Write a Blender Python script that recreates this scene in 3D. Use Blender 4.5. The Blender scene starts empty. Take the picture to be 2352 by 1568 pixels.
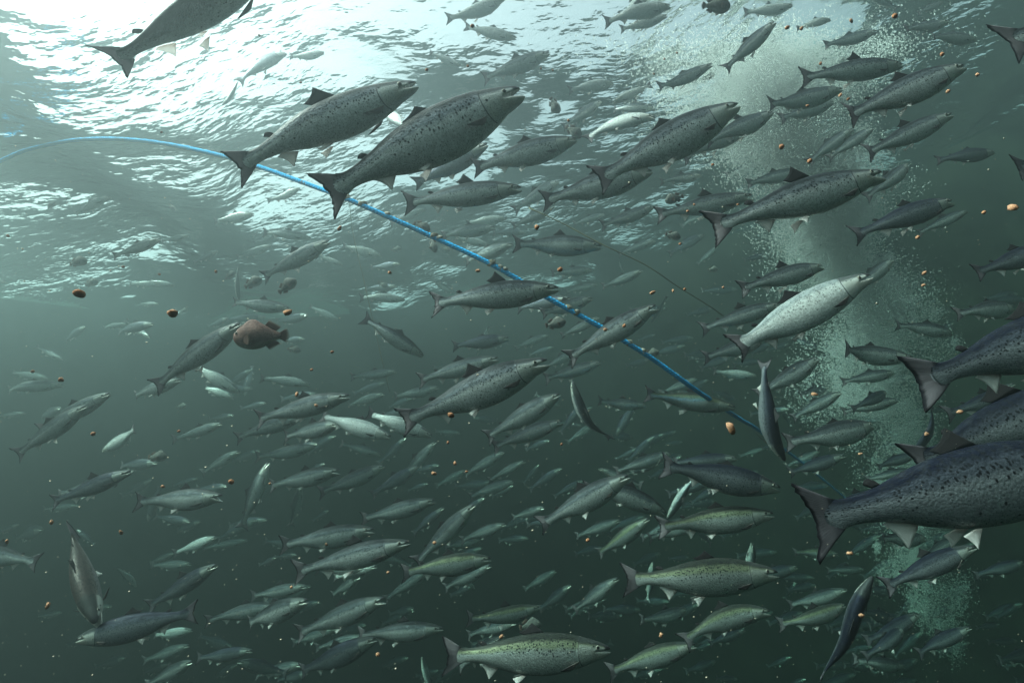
import bpy, math, random
import numpy as np
from mathutils import Vector, Matrix

S = bpy.context.scene
RAD = math.radians
rng = np.random.default_rng(11)
random.seed(11)

# ------------------------------------------------------------------ camera
PITCH, ROLL = RAD(15.0), RAD(13.0)
FOC = 2352.0 * 17.5 / 36.0              # focal length in the units of the layout (2352 x 1568)
fwd = Vector((0, math.cos(PITCH), math.sin(PITCH)))
r0 = Vector((1, 0, 0)); u0 = Vector((0, -math.sin(PITCH), math.cos(PITCH)))
right = r0 * math.cos(ROLL) - u0 * math.sin(ROLL)
upv = u0 * math.cos(ROLL) + r0 * math.sin(ROLL)
cd = bpy.data.cameras.new('camera'); cam = bpy.data.objects.new('camera', cd)
S.collection.objects.link(cam)
cam.matrix_world = Matrix(((right.x, upv.x, -fwd.x, 0), (right.y, upv.y, -fwd.y, 0), (right.z, upv.z, -fwd.z, 0), (0, 0, 0, 1)))
cd.lens = 17.5; cd.sensor_width = 36; cd.clip_start = 0.02; cd.clip_end = 500
S.camera = cam
SURF = 4.3                              # height of the sea surface over the camera, metres

# ------------------------------------------------------------------ sky, sun, exposure
SUN_EL, SUN_AZ = RAD(61.0), RAD(-103.0)  # azimuth measured from +Y towards +X
w = bpy.data.worlds.new('World'); S.world = w; w.use_nodes = True
nt = w.node_tree; nt.nodes.clear()
sky = nt.nodes.new('ShaderNodeTexSky'); sky.sky_type = 'NISHITA'; sky.sun_disc = False
sky.sun_elevation = SUN_EL; sky.sun_rotation = SUN_AZ
sky.air_density = 1.0; sky.dust_density = 10.0; sky.ozone_density = 1.0
bgn = nt.nodes.new('ShaderNodeBackground'); bgn.inputs['Strength'].default_value = 0.15
won = nt.nodes.new('ShaderNodeOutputWorld')
hs = nt.nodes.new('ShaderNodeHueSaturation'); hs.inputs['Saturation'].default_value = 0.45   # thin white overcast
nt.links.new(sky.outputs[0], hs.inputs['Color']); nt.links.new(hs.outputs[0], bgn.inputs[0]); nt.links.new(bgn.outputs[0], won.inputs[0])
sd = bpy.data.lights.new('sun', 'SUN'); sd.energy = 2.1; sd.angle = RAD(12); sd.color = (1.0, 0.98, 0.96)
sun = bpy.data.objects.new('sun', sd); S.collection.objects.link(sun)
sdir = Vector((math.sin(SUN_AZ) * math.cos(SUN_EL), math.cos(SUN_AZ) * math.cos(SUN_EL), math.sin(SUN_EL)))
sun.rotation_euler = sdir.to_track_quat('Z', 'Y').to_euler()
S.view_settings.view_transform = 'Standard'; S.view_settings.look = 'None'
S.view_settings.exposure = 1.6; S.view_settings.gamma = 1.0
cy = S.cycles
cy.use_denoising = True
try:
    cy.denoiser = 'OPENIMAGEDENOISE'; cy.denoising_input_passes = 'RGB_ALBEDO_NORMAL'
except Exception:
    pass
cy.max_bounces = 6; cy.diffuse_bounces = 1; cy.glossy_bounces = 2; cy.transmission_bounces = 2
cy.volume_bounces = 0; cy.transparent_max_bounces = 14
cy.caustics_reflective = False; cy.caustics_refractive = False

# ------------------------------------------------------------------ helpers
def link(o, parent=None):
    S.collection.objects.link(o)
    if parent is not None: o.parent = parent
    return o

def tag(o, label=None, cat=None, group=None, kind=None):
    if label: o['label'] = label
    if cat: o['category'] = cat
    if group: o['group'] = group
    if kind: o['kind'] = kind
    return o

def make_mesh(name, V, F, UV=None, mats=(), smooth=True, fmat=None):
    me = bpy.data.meshes.new(name)
    me.from_pydata(np.asarray(V, dtype=float).tolist(), [], F)
    if UV is not None:
        uvl = me.uv_layers.new(name='UVMap')
        idx = np.empty(len(me.loops), dtype=np.int32); me.loops.foreach_get('vertex_index', idx)
        uvl.data.foreach_set('uv', np.asarray(UV, dtype=np.float32)[idx].ravel())
    for m in mats: me.materials.append(m)
    if fmat is not None: me.polygons.foreach_set('material_index', np.asarray(fmat, dtype=np.int32))
    if smooth: me.polygons.foreach_set('use_smooth', np.ones(len(me.polygons), dtype=bool))
    me.update()
    return me

def unproj(px, py, depth):
    return right * ((px - 1176) / FOC * depth) + upv * ((784 - py) / FOC * depth) + fwd * depth

def P(x, xs, ys):
    return np.interp(x, xs, ys)

def smooth_interp(x, xs, ys):
    """monotone-ish cubic through the points"""
    xs = np.asarray(xs, float); ys = np.asarray(ys, float); x = np.asarray(x, float)
    d = np.gradient(ys, xs)
    i = np.clip(np.searchsorted(xs, x) - 1, 0, len(xs) - 2)
    h = xs[i + 1] - xs[i]; t = np.clip((x - xs[i]) / h, 0, 1)
    a = 2 * t**3 - 3 * t**2 + 1; b = t**3 - 2 * t**2 + t; c = -2 * t**3 + 3 * t**2; e = t**3 - t**2
    return a * ys[i] + b * h * d[i] + c * ys[i + 1] + e * h * d[i + 1]

# ------------------------------------------------------------------ materials
class NT:
    def __init__(s, name):
        s.m = bpy.data.materials.new(name); s.m.use_nodes = True
        s.t = s.m.node_tree; s.t.nodes.clear()
        s.out = s.n('ShaderNodeOutputMaterial')
    def n(s, typ, **kw):
        nd = s.t.nodes.new(typ)
        for k, v in kw.items(): setattr(nd, k, v)
        return nd
    def l(s, a, b): s.t.links.new(a, b)
    def put(s, sock, v):
        if isinstance(v, bpy.types.NodeSocket): s.l(v, sock)
        elif isinstance(v, (tuple, list)) and len(v) == 3 and sock.type == 'RGBA': sock.default_value = (*v, 1)
        else: sock.default_value = v
    def math(s, op, a, b=0.0, c=None, clamp=False):
        nd = s.n('ShaderNodeMath', operation=op, use_clamp=clamp)
        s.put(nd.inputs[0], a); s.put(nd.inputs[1], b)
        if c is not None: s.put(nd.inputs[2], c)
        return nd.outputs[0]
    def step(s, x, lo, hi, a=0.0, b=1.0):
        nd = s.n('ShaderNodeMapRange', interpolation_type='SMOOTHSTEP')
        s.put(nd.inputs[0], x); s.put(nd.inputs[1], lo); s.put(nd.inputs[2], hi); s.put(nd.inputs[3], a); s.put(nd.inputs[4], b)
        return nd.outputs[0]
    def mix(s, f, a, b):
        nd = s.n('ShaderNodeMix', data_type='RGBA')
        s.put(nd.inputs[0], f); s.put(nd.inputs[6], a); s.put(nd.inputs[7], b)
        return nd.outputs[2]
    def noise(s, vec, scale, detail=2.0, rough=0.5):
        nd = s.n('ShaderNodeTexNoise'); s.put(nd.inputs['Scale'], scale); s.put(nd.inputs['Detail'], detail); s.put(nd.inputs['Roughness'], rough)
        if vec is not None: s.l(vec, nd.inputs['Vector'])
        return nd.outputs['Fac']
    def pr(s, **kw):
        nd = s.n('ShaderNodeBsdfPrincipled')
        for k, v in kw.items(): s.put(nd.inputs[k.replace('_', ' ')], v)
        return nd
    def bump(s, h, strength, dist=0.01):
        nd = s.n('ShaderNodeBump'); s.put(nd.inputs['Strength'], strength); s.put(nd.inputs['Distance'], dist); s.l(h, nd.inputs['Height'])
        return nd.outputs[0]

def salmon_material(name, back, mid, flank, belly, spot=1.0, metal=0.68):
    m = NT(name)
    uv = m.n('ShaderNodeUVMap').outputs[0]
    sep = m.n('ShaderNodeSeparateXYZ'); m.l(uv, sep.inputs[0])
    u, v = sep.outputs[0], sep.outputs[1]
    rnd = m.n('ShaderNodeObjectInfo').outputs['Random']
    off = m.math('MULTIPLY', rnd, 37.0)
    comb = m.n('ShaderNodeCombineXYZ'); m.l(m.math('ADD', u, off), comb.inputs[0]); m.l(m.math('MULTIPLY', v, 0.135), comb.inputs[1])
    q = comb.outputs[0]
    wob = m.noise(q, 14, 3, 0.6)
    vv = m.math('ADD', v, m.math('MULTIPLY', m.math('SUBTRACT', wob, 0.5), 0.22))
    col = m.mix(m.step(vv, -0.95, -0.45), belly, flank)
    col = m.mix(m.step(vv, 0.02, 0.26), col, mid)
    col = m.mix(m.step(vv, 0.26, 0.56), col, back)
    fine = m.noise(q, 160, 2, 0.7)
    blot = m.noise(q, 22, 3, 0.6)
    col = m.mix(m.step(blot, 0.45, 0.8, 0.0, 0.22), col, (0.10, 0.11, 0.11))
    # scales
    sc = m.n('ShaderNodeTexVoronoi', feature='F1'); sc.inputs['Scale'].default_value = 120
    mp = m.n('ShaderNodeMapping'); mp.inputs['Scale'].default_value = (0.8, 1.15, 1); m.l(q, mp.inputs[0]); m.l(mp.outputs[0], sc.inputs['Vector'])
    scol = m.n('ShaderNodeSeparateColor'); m.l(sc.outputs['Color'], scol.inputs[0])
    hsv = m.n('ShaderNodeHueSaturation'); m.put(hsv.inputs['Value'], m.step(scol.outputs[0], 0, 1, 0.84, 1.16)); m.l(col, hsv.inputs['Color'])
    col = hsv.outputs[0]
    # black spots: small ones thick on the back, few large ones on the gill cover
    vo = m.n('ShaderNodeTexVoronoi', feature='F1'); vo.inputs['Scale'].default_value = 76; vo.inputs['Randomness'].default_value = 1.0
    m.l(q, vo.inputs['Vector'])
    vcol = m.n('ShaderNodeSeparateColor'); m.l(vo.outputs['Color'], vcol.inputs[0])
    dens = m.step(v, -0.15, 0.24, 0.05, 0.88)
    body = m.step(u, 0.19, 0.24)
    has = m.math('LESS_THAN', vcol.outputs[0], m.math('MULTIPLY', dens, body))
    inr = m.step(m.math('ADD', vo.outputs['Distance'], m.math('MULTIPLY', m.math('SUBTRACT', fine, 0.5), 0.25)), 0.30, 0.42, 1.0, 0.0)
    sp1 = m.math('MULTIPLY', has, inr)
    v2 = m.n('ShaderNodeTexVoronoi', feature='F1'); v2.inputs['Scale'].default_value = 34; m.l(q, v2.inputs['Vector'])
    v2c = m.n('ShaderNodeSeparateColor'); m.l(v2.outputs['Color'], v2c.inputs[0])
    hmask = m.math('MULTIPLY', m.step(u, 0.08, 0.10), m.step(u, 0.19, 0.21, 1.0, 0.0))
    hmask = m.math('MULTIPLY', hmask, m.step(v, -0.25, -0.1))
    sp2 = m.math('MULTIPLY', m.math('MULTIPLY', m.math('LESS_THAN', v2c.outputs[1], 0.6), hmask), m.step(v2.outputs['Distance'], 0.18, 0.27, 1.0, 0.0))
    spots = m.math('MULTIPLY', m.math('MAXIMUM', sp1, sp2), spot)
    # head: dark crown, pale cheek, dark gill slit, pale lower jaw
    head = m.step(u, 0.185, 0.215, 1.0, 0.0)
    cheek = m.math('MULTIPLY', head, m.math('MULTIPLY', m.step(v, -0.62, -0.40), m.step(v, 0.18, 0.42, 1.0, 0.0)))
    col = m.mix(m.math('MULTIPLY', cheek, 0.85), col, (0.66, 0.66, 0.62))
    crown = m.math('MULTIPLY', head, m.step(v, 0.25, 0.48))
    col = m.mix(m.math('MULTIPLY', crown, 0.8), col, (0.045, 0.05, 0.05))
    jaw = m.math('MULTIPLY', m.step(u, 0.115, 0.14, 1.0, 0.0), m.math('MULTIPLY', m.step(v, -0.70, -0.5), m.step(v, 0.02, 0.07, 1.0, 0.0)))
    col = m.mix(jaw, col, (0.62, 0.60, 0.55))
    col = m.mix(m.math('MULTIPLY', m.step(u, 0.03, 0.05, 1.0, 0.0), m.step(v, 0.05, 0.15)), col, (0.04, 0.04, 0.045))
    gl = m.math('ADD', 0.208, m.math('MULTIPLY', m.math('MULTIPLY', v, v), -0.055))
    gd = m.math('ABSOLUTE', m.math('SUBTRACT', u, gl))
    gill = m.math('MULTIPLY', m.step(gd, 0.001, 0.0042, 1.0, 0.0), m.step(m.math('ABSOLUTE', v), 0.7, 0.85, 1.0, 0.0))
    dark = m.math('MAXIMUM', spots, m.math('MULTIPLY', gill, 0.85))
    col = m.mix(dark, col, (0.012, 0.013, 0.016))
    met = m.math('MULTIPLY', m.step(vv, 0.25, 0.6, metal, 0.25), m.math('SUBTRACT', 1.0, dark))
    rough = m.step(fine, 0.3, 0.7, 0.24, 0.42)
    bsdf = m.pr(Base_Color=col, Metallic=met, Roughness=rough, IOR=1.09)
    bh = m.math('ADD', sc.outputs['Distance'], m.math('MULTIPLY', fine, 0.3))
    m.l(m.bump(bh, 0.22, 0.004), bsdf.inputs['Normal'])
    m.l(bsdf.outputs[0], m.out.inputs[0])
    return m.m

def fin_material(name, root, midc, edge, e0, e1, trans=0.3, ray=0.12):
    m = NT(name)
    uv = m.n('ShaderNodeUVMap').outputs[0]
    sep = m.n('ShaderNodeSeparateXYZ'); m.l(uv, sep.inputs[0])
    u, v = sep.outputs[0], sep.outputs[1]
    comb = m.n('ShaderNodeCombineXYZ'); m.l(m.math('MULTIPLY', u, 0.25), comb.inputs[0]); m.l(v, comb.inputs[1])
    nz = m.noise(comb.outputs[0], 9, 3, 0.6)
    rays = m.math('SINE', m.math('MULTIPLY', m.math('ADD', v, m.math('MULTIPLY', nz, 0.05)), 170.0))
    col = m.mix(m.step(u, 0.0, 0.45), root, midc)
    col = m.mix(m.step(m.math('ADD', u, m.math('MULTIPLY', m.math('SUBTRACT', nz, 0.5), 0.25)), e0, e1), col, edge)
    col = m.mix(m.step(rays, -0.2, 1.0, 0.0, ray), col, (0.03, 0.03, 0.035))
    b = m.pr(Base_Color=col, Roughness=0.4, IOR=1.1)
    m.l(m.bump(rays, 0.12, 0.002), b.inputs['Normal'])
    tr = m.n('ShaderNodeBsdfTranslucent'); m.l(col, tr.inputs[0])
    mx = m.n('ShaderNodeMixShader'); mx.inputs[0].default_value = trans
    m.l(b.outputs[0], mx.inputs[1]); m.l(tr.outputs[0], mx.inputs[2]); m.l(mx.outputs[0], m.out.inputs[0])
    return m.m

def plain(name, col, rough=0.5, metallic=0.0, nscale=None, col2=None, bump=0.0):
    m = NT(name)
    c = col
    b = m.pr(Roughness=rough, Metallic=metallic, IOR=1.12)
    if nscale:
        tc = m.n('ShaderNodeTexCoord').outputs['Object']
        nz = m.noise(tc, nscale, 4, 0.6)
        c = m.mix(m.step(nz, 0.35, 0.65), col, col2)
        if bump: m.l(m.bump(nz, bump, 0.01), b.inputs['Normal'])
    m.put(b.inputs['Base Color'], c)
    m.l(b.outputs[0], m.out.inputs[0])
    return m.m

def eye_material():
    m = NT('salmon_eye')
    uv = m.n('ShaderNodeUVMap').outputs[0]
    sep = m.n('ShaderNodeSeparateXYZ'); m.l(uv, sep.inputs[0])
    r = sep.outputs[0]
    col = m.mix(m.step(r, 0.50, 0.56), (0.006, 0.006, 0.007), (0.42, 0.40, 0.34))
    col = m.mix(m.step(r, 0.74, 0.86), col, (0.05, 0.05, 0.05))
    b = m.pr(Base_Color=col, Roughness=0.08, IOR=1.25)
    m.l(b.outputs[0], m.out.inputs[0])
    return m.m

M_SAL = salmon_material('salmon_skin', (0.016, 0.019, 0.022), (0.17, 0.19, 0.21), (0.70, 0.71, 0.72), (0.70, 0.70, 0.68))
M_LIT = salmon_material('salmon_skin_lit', (0.30, 0.33, 0.34), (0.70, 0.72, 0.72), (0.86, 0.87, 0.87), (0.88, 0.88, 0.87), spot=0.6, metal=0.15)  # lit copy of the skin: bright flash of the flanks put into the colour
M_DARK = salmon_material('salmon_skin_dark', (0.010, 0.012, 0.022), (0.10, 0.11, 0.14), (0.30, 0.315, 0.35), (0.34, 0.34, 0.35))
M_OLIVE_LIT = salmon_material('salmon_skin_olive_lit', (0.028, 0.032, 0.028), (0.30, 0.33, 0.22), (0.50, 0.53, 0.52), (0.55, 0.55, 0.53))  # yellow-green strobe light on the flanks painted into the skin colour
M_BROWN = salmon_material('salmon_skin_brown', (0.050, 0.042, 0.040), (0.12, 0.105, 0.10), (0.26, 0.25, 0.26), (0.36, 0.34, 0.32), metal=0.2)
SKIN = {'m': M_BROWN, 'n': M_SAL, 'w': M_LIT, 'd': M_DARK, 'y': M_OLIVE_LIT}
M_TAIL = fin_material('tail_fin_membrane', (0.12, 0.12, 0.135), (0.26, 0.235, 0.255), (0.012, 0.012, 0.016), 0.80, 0.95, trans=0.45)
M_TAILD = fin_material('dark_tail_fin_membrane', (0.08, 0.08, 0.095), (0.16, 0.145, 0.165), (0.010, 0.010, 0.014), 0.78, 0.95, trans=0.4)
M_FIND = fin_material('dark_fin_membrane', (0.05, 0.05, 0.055), (0.06, 0.055, 0.06), (0.02, 0.02, 0.022), 0.7, 0.95)
M_FINW = fin_material('pale_fin_membrane', (0.70, 0.62, 0.58), (0.85, 0.82, 0.80), (0.88, 0.86, 0.85), 0.7, 0.95, trans=0.55, ray=0.12)
M_FINP = fin_material('pectoral_fin_membrane', (0.34, 0.30, 0.28), (0.12, 0.10, 0.10), (0.05, 0.045, 0.05), 0.6, 0.95)
M_EYE = eye_material()

# ------------------------------------------------------------------ water: surface, haze, sea floor
def build_surface():
    n = 430
    t = np.linspace(-1, 1, n)
    g = np.sinh(t * 2.2) / np.sinh(2.2) * 46.0
    X, Y = np.meshgrid(g - 1.0, g + 8.0, indexing='ij')
    r = np.random.default_rng(5)
    Z = np.zeros_like(X)
    WX = X + 0.5 * np.sin(0.37 * Y + 1.0) + 0.22 * np.sin(1.3 * X + 0.9 * Y); WY = Y + 0.5 * np.sin(0.31 * X + 2.0) + 0.22 * np.sin(1.1 * X - 1.4 * Y)
    for i in range(46):
        lam = 0.40 * (6.0 / 0.40) ** r.random()
        ang = RAD(62) + r.normal(0, 0.75)
        k = 2 * math.pi / lam
        a = 0.0115 * lam ** 1.15 * (0.5 + r.random())
        d = WX * math.cos(ang) + WY * math.sin(ang)
        e = WX * math.cos(ang + 1.4) + WY * math.sin(ang + 1.4)
        ph = r.random() * 6.28
        env = 0.55 + 0.45 * np.sin(k * 0.17 * e + ph * 3) * np.sin(k * 0.11 * d + ph * 5)
        Z += a * env * np.sin(k * d + ph + 0.8 * np.sin(k * 0.21 * e + ph * 2))
    V = np.stack([X, Y, Z + SURF], -1).reshape(-1, 3)
    I = np.arange(n * n).reshape(n, n)
    F = np.stack([I[:-1, :-1], I[1:, :-1], I[1:, 1:], I[:-1, 1:]], -1).reshape(-1, 4).tolist()
    m = NT('sea_surface_water')
    tc = m.n('ShaderNodeTexCoord').outputs['Object']
    mp = m.n('ShaderNodeMapping'); mp.inputs['Rotation'].default_value = (0, 0, RAD(-28)); mp.inputs['Scale'].default_value = (1.0, 2.1, 1)
    m.l(tc, mp.inputs[0])
    gust = m.step(m.noise(tc, 0.55, 3, 0.6), 0.38, 0.60, 0.12, 1.0)
    nz = m.noise(mp.outputs[0], 3.4, 2, 0.5)
    nf = m.noise(mp.outputs[0], 8.5, 2, 0.55)
    nb = m.bump(m.math('MULTIPLY', m.math('ADD', nz, m.math('MULTIPLY', nf, 0.30)), gust), 0.52, 0.13)
    fr = m.n('ShaderNodeFresnel'); fr.inputs['IOR'].default_value = 1.333; m.l(nb, fr.inputs['Normal'])
    tr = m.n('ShaderNodeBsdfTransparent')
    gl = m.n('ShaderNodeBsdfGlossy'); gl.inputs['Roughness'].default_value = 0.10; m.l(nb, gl.inputs['Normal'])
    mx = m.n('ShaderNodeMixShader')
    m.l(fr.outputs[0], mx.inputs[0]); m.l(tr.outputs[0], mx.inputs[1]); m.l(gl.outputs[0], mx.inputs[2])
    m.l(mx.outputs[0], m.out.inputs[0])
    o = link(bpy.data.objects.new('water_surface', make_mesh('water_surface', V, F, mats=[m.m])))
    tag(o, 'rippled underside of the sea surface letting white daylight through', 'water', kind='structure')

def build_haze():
    x0, x1, y0, y1, z0, z1 = -47, 45, -38, 54, -26, SURF + 0.35
    V = [(x, y, z) for x in (x0, x1) for y in (y0, y1) for z in (z0, z1)]
    F = [(0, 1, 3, 2), (4, 6, 7, 5), (0, 4, 5, 1), (2, 3, 7, 6), (0, 2, 6, 4), (1, 5, 7, 3)]
    m = NT('murky_water')
    pv = m.n('ShaderNodeVolumePrincipled')
    pv.inputs['Color'].default_value = (0.285, 0.345, 0.365, 1)
    pv.inputs['Absorption Color'].default_value = (0.02, 0.37, 0.23, 1)
    pv.inputs['Density'].default_value = 0.155
    pv.inputs['Anisotropy'].default_value = 0.79
    m.l(pv.outputs[0], m.out.inputs['Volume'])
    o = link(bpy.data.objects.new('haze', make_mesh('haze', V, F, mats=[m.m], smooth=False)))
    tag(o, 'murky green sea water filling the whole pen', 'haze', kind='stuff')
    fl = 60
    g = np.linspace(-fl, fl, 40)
    X, Y = np.meshgrid(g, g + 8, indexing='ij')
    Z = -25 + 0.4 * np.sin(X * 0.3) * np.cos(Y * 0.27)
    I = np.arange(1600).reshape(40, 40)
    F = np.stack([I[:-1, :-1], I[1:, :-1], I[1:, 1:], I[:-1, 1:]], -1).reshape(-1, 4).tolist()
    m = plain('silt', (0.05, 0.05, 0.04), 0.9, nscale=0.6, col2=(0.09, 0.085, 0.065))
    o = link(bpy.data.objects.new('sea_floor', make_mesh('sea_floor', np.stack([X, Y, Z], -1).reshape(-1, 3), F, mats=[m])))
    tag(o, 'dark silt sea floor lost far below the fish', 'sea floor', kind='structure')

def build_added_net():  # unseen opaque net, added to keep the far and low water dark
    n, cx, cy0, R = 96, 1.8, 0.6, 11.2
    lev = [(SURF - 0.02, 1.0), (2.0, 1.0), (0.0, 1.0), (-3.0, 0.99), (-6.0, 0.97), (-9.0, 0.90), (-12.0, 0.60), (-14.0, 0.05)]
    V, F = [], []
    for z, k in lev:
        for j in range(n):
            a = 2 * math.pi * j / n
            V.append((cx + R * k * math.cos(a) * (1 + 0.012 * math.sin(9 * a)), cy0 + R * k * math.sin(a) * (1 + 0.012 * math.sin(9 * a)), z))
    for i in range(len(lev) - 1):
        for j in range(n):
            j2 = (j + 1) % n
            F.append((i * n + j, (i + 1) * n + j, (i + 1) * n + j2, i * n + j2))
    F.append(tuple((len(lev) - 1) * n + j for j in range(n)))
    m = plain('added_net_dark', (0.018, 0.022, 0.018), 0.95, nscale=1.4, col2=(0.035, 0.04, 0.03))
    o = link(bpy.data.objects.new('pen_net', make_mesh('pen_net', V, F, mats=[m])))
    tag(o, 'unseen dark net wall added round the pen to darken the far water', 'net', kind='structure')

build_surface()
build_haze()
build_added_net()

# ------------------------------------------------------------------ salmon
PS = [0.0, 0.012, 0.03, 0.07, 0.12, 0.18, 0.25, 0.35, 0.45, 0.55, 0.65, 0.73, 0.80, 0.86, 0.90, 0.94, 0.965]
PT = [0.005, 0.018, 0.029, 0.047, 0.065, 0.083, 0.098, 0.111, 0.112, 0.103, 0.085, 0.064, 0.049, 0.040, 0.040, 0.046, 0.052]
PB = [0.004, 0.016, 0.028, 0.048, 0.069, 0.090, 0.108, 0.125, 0.127, 0.116, 0.092, 0.063, 0.046, 0.038, 0.039, 0.046, 0.052]
PW = [0.005, 0.015, 0.023, 0.035, 0.046, 0.054, 0.061, 0.066, 0.064, 0.057, 0.046, 0.036, 0.026, 0.017, 0.012, 0.007, 0.003]
S_MOUTH = 0.104
FS = np.linspace(0, 0.965, 300); FT = smooth_interp(FS, PS, PT); FB = smooth_interp(FS, PS, PB)

def body_grid(hi):
    if hi:
        s = np.concatenate([[0.0, 0.006], np.arange(0.014, S_MOUTH - 0.003, 0.0105), [S_MOUTH], np.arange(0.113, 0.236, 0.0085), np.linspace(0.25, 0.94, 24), [0.955, 0.965]])
        return s, 28
    return np.array([0.0, 0.014, 0.035, 0.06, S_MOUTH, 0.125, 0.165, 0.20, 0.22, 0.28, 0.36, 0.45, 0.54, 0.63, 0.71, 0.78, 0.84, 0.89, 0.93, 0.965]), 14

def body_mesh(hi, gape, fat):
    ss, M = body_grid(hi)
    km = int(np.argmin(abs(ss - S_MOUTH)))
    H = M // 2
    a = 2 * math.pi * np.arange(M) / M
    V, UV, F = [], [], []
    def vert(s, y, z, v):
        if s > 0.88: s = s - 0.036 * min(1.0, (abs(z) / 0.05) ** 2) * (s - 0.88) / 0.085
        V.append((s, y, z)); UV.append((s, v)); return len(V) - 1
    PC = {}
    def prof(s):
        if s not in PC: PC[s] = prof_(s)
        return PC[s]
    def prof_(s):
        return float(smooth_interp(s, PS, PT)) * (1 + (fat - 1) * 0.6), float(smooth_interp(s, PS, PB)) * fat, float(smooth_interp(s, PS, PW)) * (0.5 + 0.5 * fat)
    def ang_v(j):                      # -1 belly .. 1 back
        x = a[j] / (math.pi / 2)
        return x if x <= 1 else (2 - x if x <= 3 else x - 4)
    def ring_pt(s, j):
        t, b, wd = prof(s)
        sa, ca = math.sin(a[j]), math.cos(a[j])
        v = ang_v(j)
        y = wd * math.copysign(abs(ca) ** 0.92, ca)
        z = t * sa if sa > 0 else b * sa
        so = 0.208 - 0.055 * v * v
        if abs(v) < 0.85 and 0.10 < s < so + 0.001:
            k = min(1, (s - 0.10) / max(0.02, so - 0.11)) * (1 - (abs(v) / 0.85) ** 3)
            y *= 1 + 0.075 * k
        return y, z, v
    zero = [0] * len(ss)
    full = {}
    for k in range(km, len(ss)):
        ids = []
        for j in range(M):
            y, z, v = ring_pt(ss[k], j); ids.append(vert(ss[k], y, z, v))
        full[k] = ids
    for k in range(km, len(ss) - 1):
        A, B = full[k], full[k + 1]
        for j in range(M):
            j2 = (j + 1) % M
            F.append((A[j], A[j2], B[j2], B[j]))
    F.append(tuple(reversed(full[len(ss) - 1])))
    # throat line and jaws
    K = full[km]
    thr = [K[0]] + [vert(S_MOUTH + 0.004, V[K[j]][1] * 0.9, -0.001, -0.9) for j in range(1, H)] + [K[H]]
    up_prev = [K[j] for j in range(0, H + 1)]; up_in = thr
    lo_prev = [K[j % M] for j in range(H, M + 1)]; lo_in = list(reversed(thr))
    for k in range(km - 1, -1, -1):
        s = ss[k]; f = (S_MOUTH - s)
        us, ui, ls, li = [], [], [], []
        for j in range(0, H + 1):
            y, z, v = ring_pt(s, j); us.append(vert(s, y, z + 0.10 * gape * f + 0.0006, max(v, 0.09)))
        for j in range(0, H + 1):
            ui.append(us[j] if j in (0, H) else vert(s, V[us[j]][1] * 0.85, 0.10 * gape * f + 0.003, -0.95))
        for j in range(H, M + 1):
            y, z, v = ring_pt(s, j % M)
            sj = s - 0.004 * (1 - s / S_MOUTH) * gape
            ls.append(vert(sj, y * 0.94, z - gape * f * 0.62 - 0.0006, min(v, 0.0)))
        for i in range(0, H + 1):
            li.append(ls[i] if i in (0, H) else vert(s, V[ls[i]][1] * 0.85, -gape * f * 0.62 - 0.003, -0.95))
        for i in range(H):
            F.append((us[i], us[i + 1], up_prev[i + 1], up_prev[i]))
            F.append((ui[i + 1], ui[i], up_in[i], up_in[i + 1]))
            F.append((ls[i], ls[i + 1], lo_prev[i + 1], lo_prev[i]))
            F.append((li[i + 1], li[i], lo_in[i], lo_in[i + 1]))
        up_prev, up_in, lo_prev, lo_in = us, ui, ls, li
    for outer, inner in ((up_prev, up_in), (lo_prev, lo_in)):
        loop = outer + [inner[i] for i in range(H - 1, 0, -1)]
        F.append(tuple(reversed(loop)))
    return np.array(V), np.array(UV), F

def fin_sheet(root, tip, th0, th1, nu=5, curve=None):
    """closed thin fin between a root polyline and a tip polyline, given as (s, y, z); rays run root to tip"""
    root = np.asarray(root, float); tip = np.asarray(tip, float)
    n = len(root)
    V, UV, F = [], [], []
    tang = tip[n // 2] - root[n // 2]; ch = root[-1] - root[0]
    nrm = np.cross(tang, ch); nrm = nrm / (np.linalg.norm(nrm) + 1e-9)
    for side in (1, -1):
        for i in range(nu):
            t = i / (nu - 1)
            for j in range(n):
                p = root[j] * (1 - t) + tip[j] * t
                edge = math.sin(math.pi * min(max((j + 0.35) / (n - 0.3), 0), 1)) ** 0.5
                th = (th0 * (1 - t) + th1 * t) * (0.35 + 0.65 * edge)
                q = p + nrm * (side * th * 0.5)
                if curve is not None: q = q + nrm * curve(t, j / (n - 1))
                V.append(q); UV.append((t, j / (n - 1)))
    N = nu * n
    for side in (0, 1):
        for i in range(nu - 1):
            for j in range(n - 1):
                q = [side * N + i * n + j, side * N + i * n + j + 1, side * N + (i + 1) * n + j + 1, side * N + (i + 1) * n + j]
                F.append(tuple(q if side == 0 else q[::-1]))
    rim = [i * n for i in range(nu)] + [(nu - 1) * n + j for j in range(1, n)] + [i * n + n - 1 for i in range(nu - 2, -1, -1)] + [j for j in range(n - 2, 0, -1)]
    for k in range(len(rim)):
        b = rim[k]; c = rim[(k + 1) % len(rim)]
        F.append((b, c, c + N, b + N))
    return np.array(V), np.array(UV), F

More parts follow.
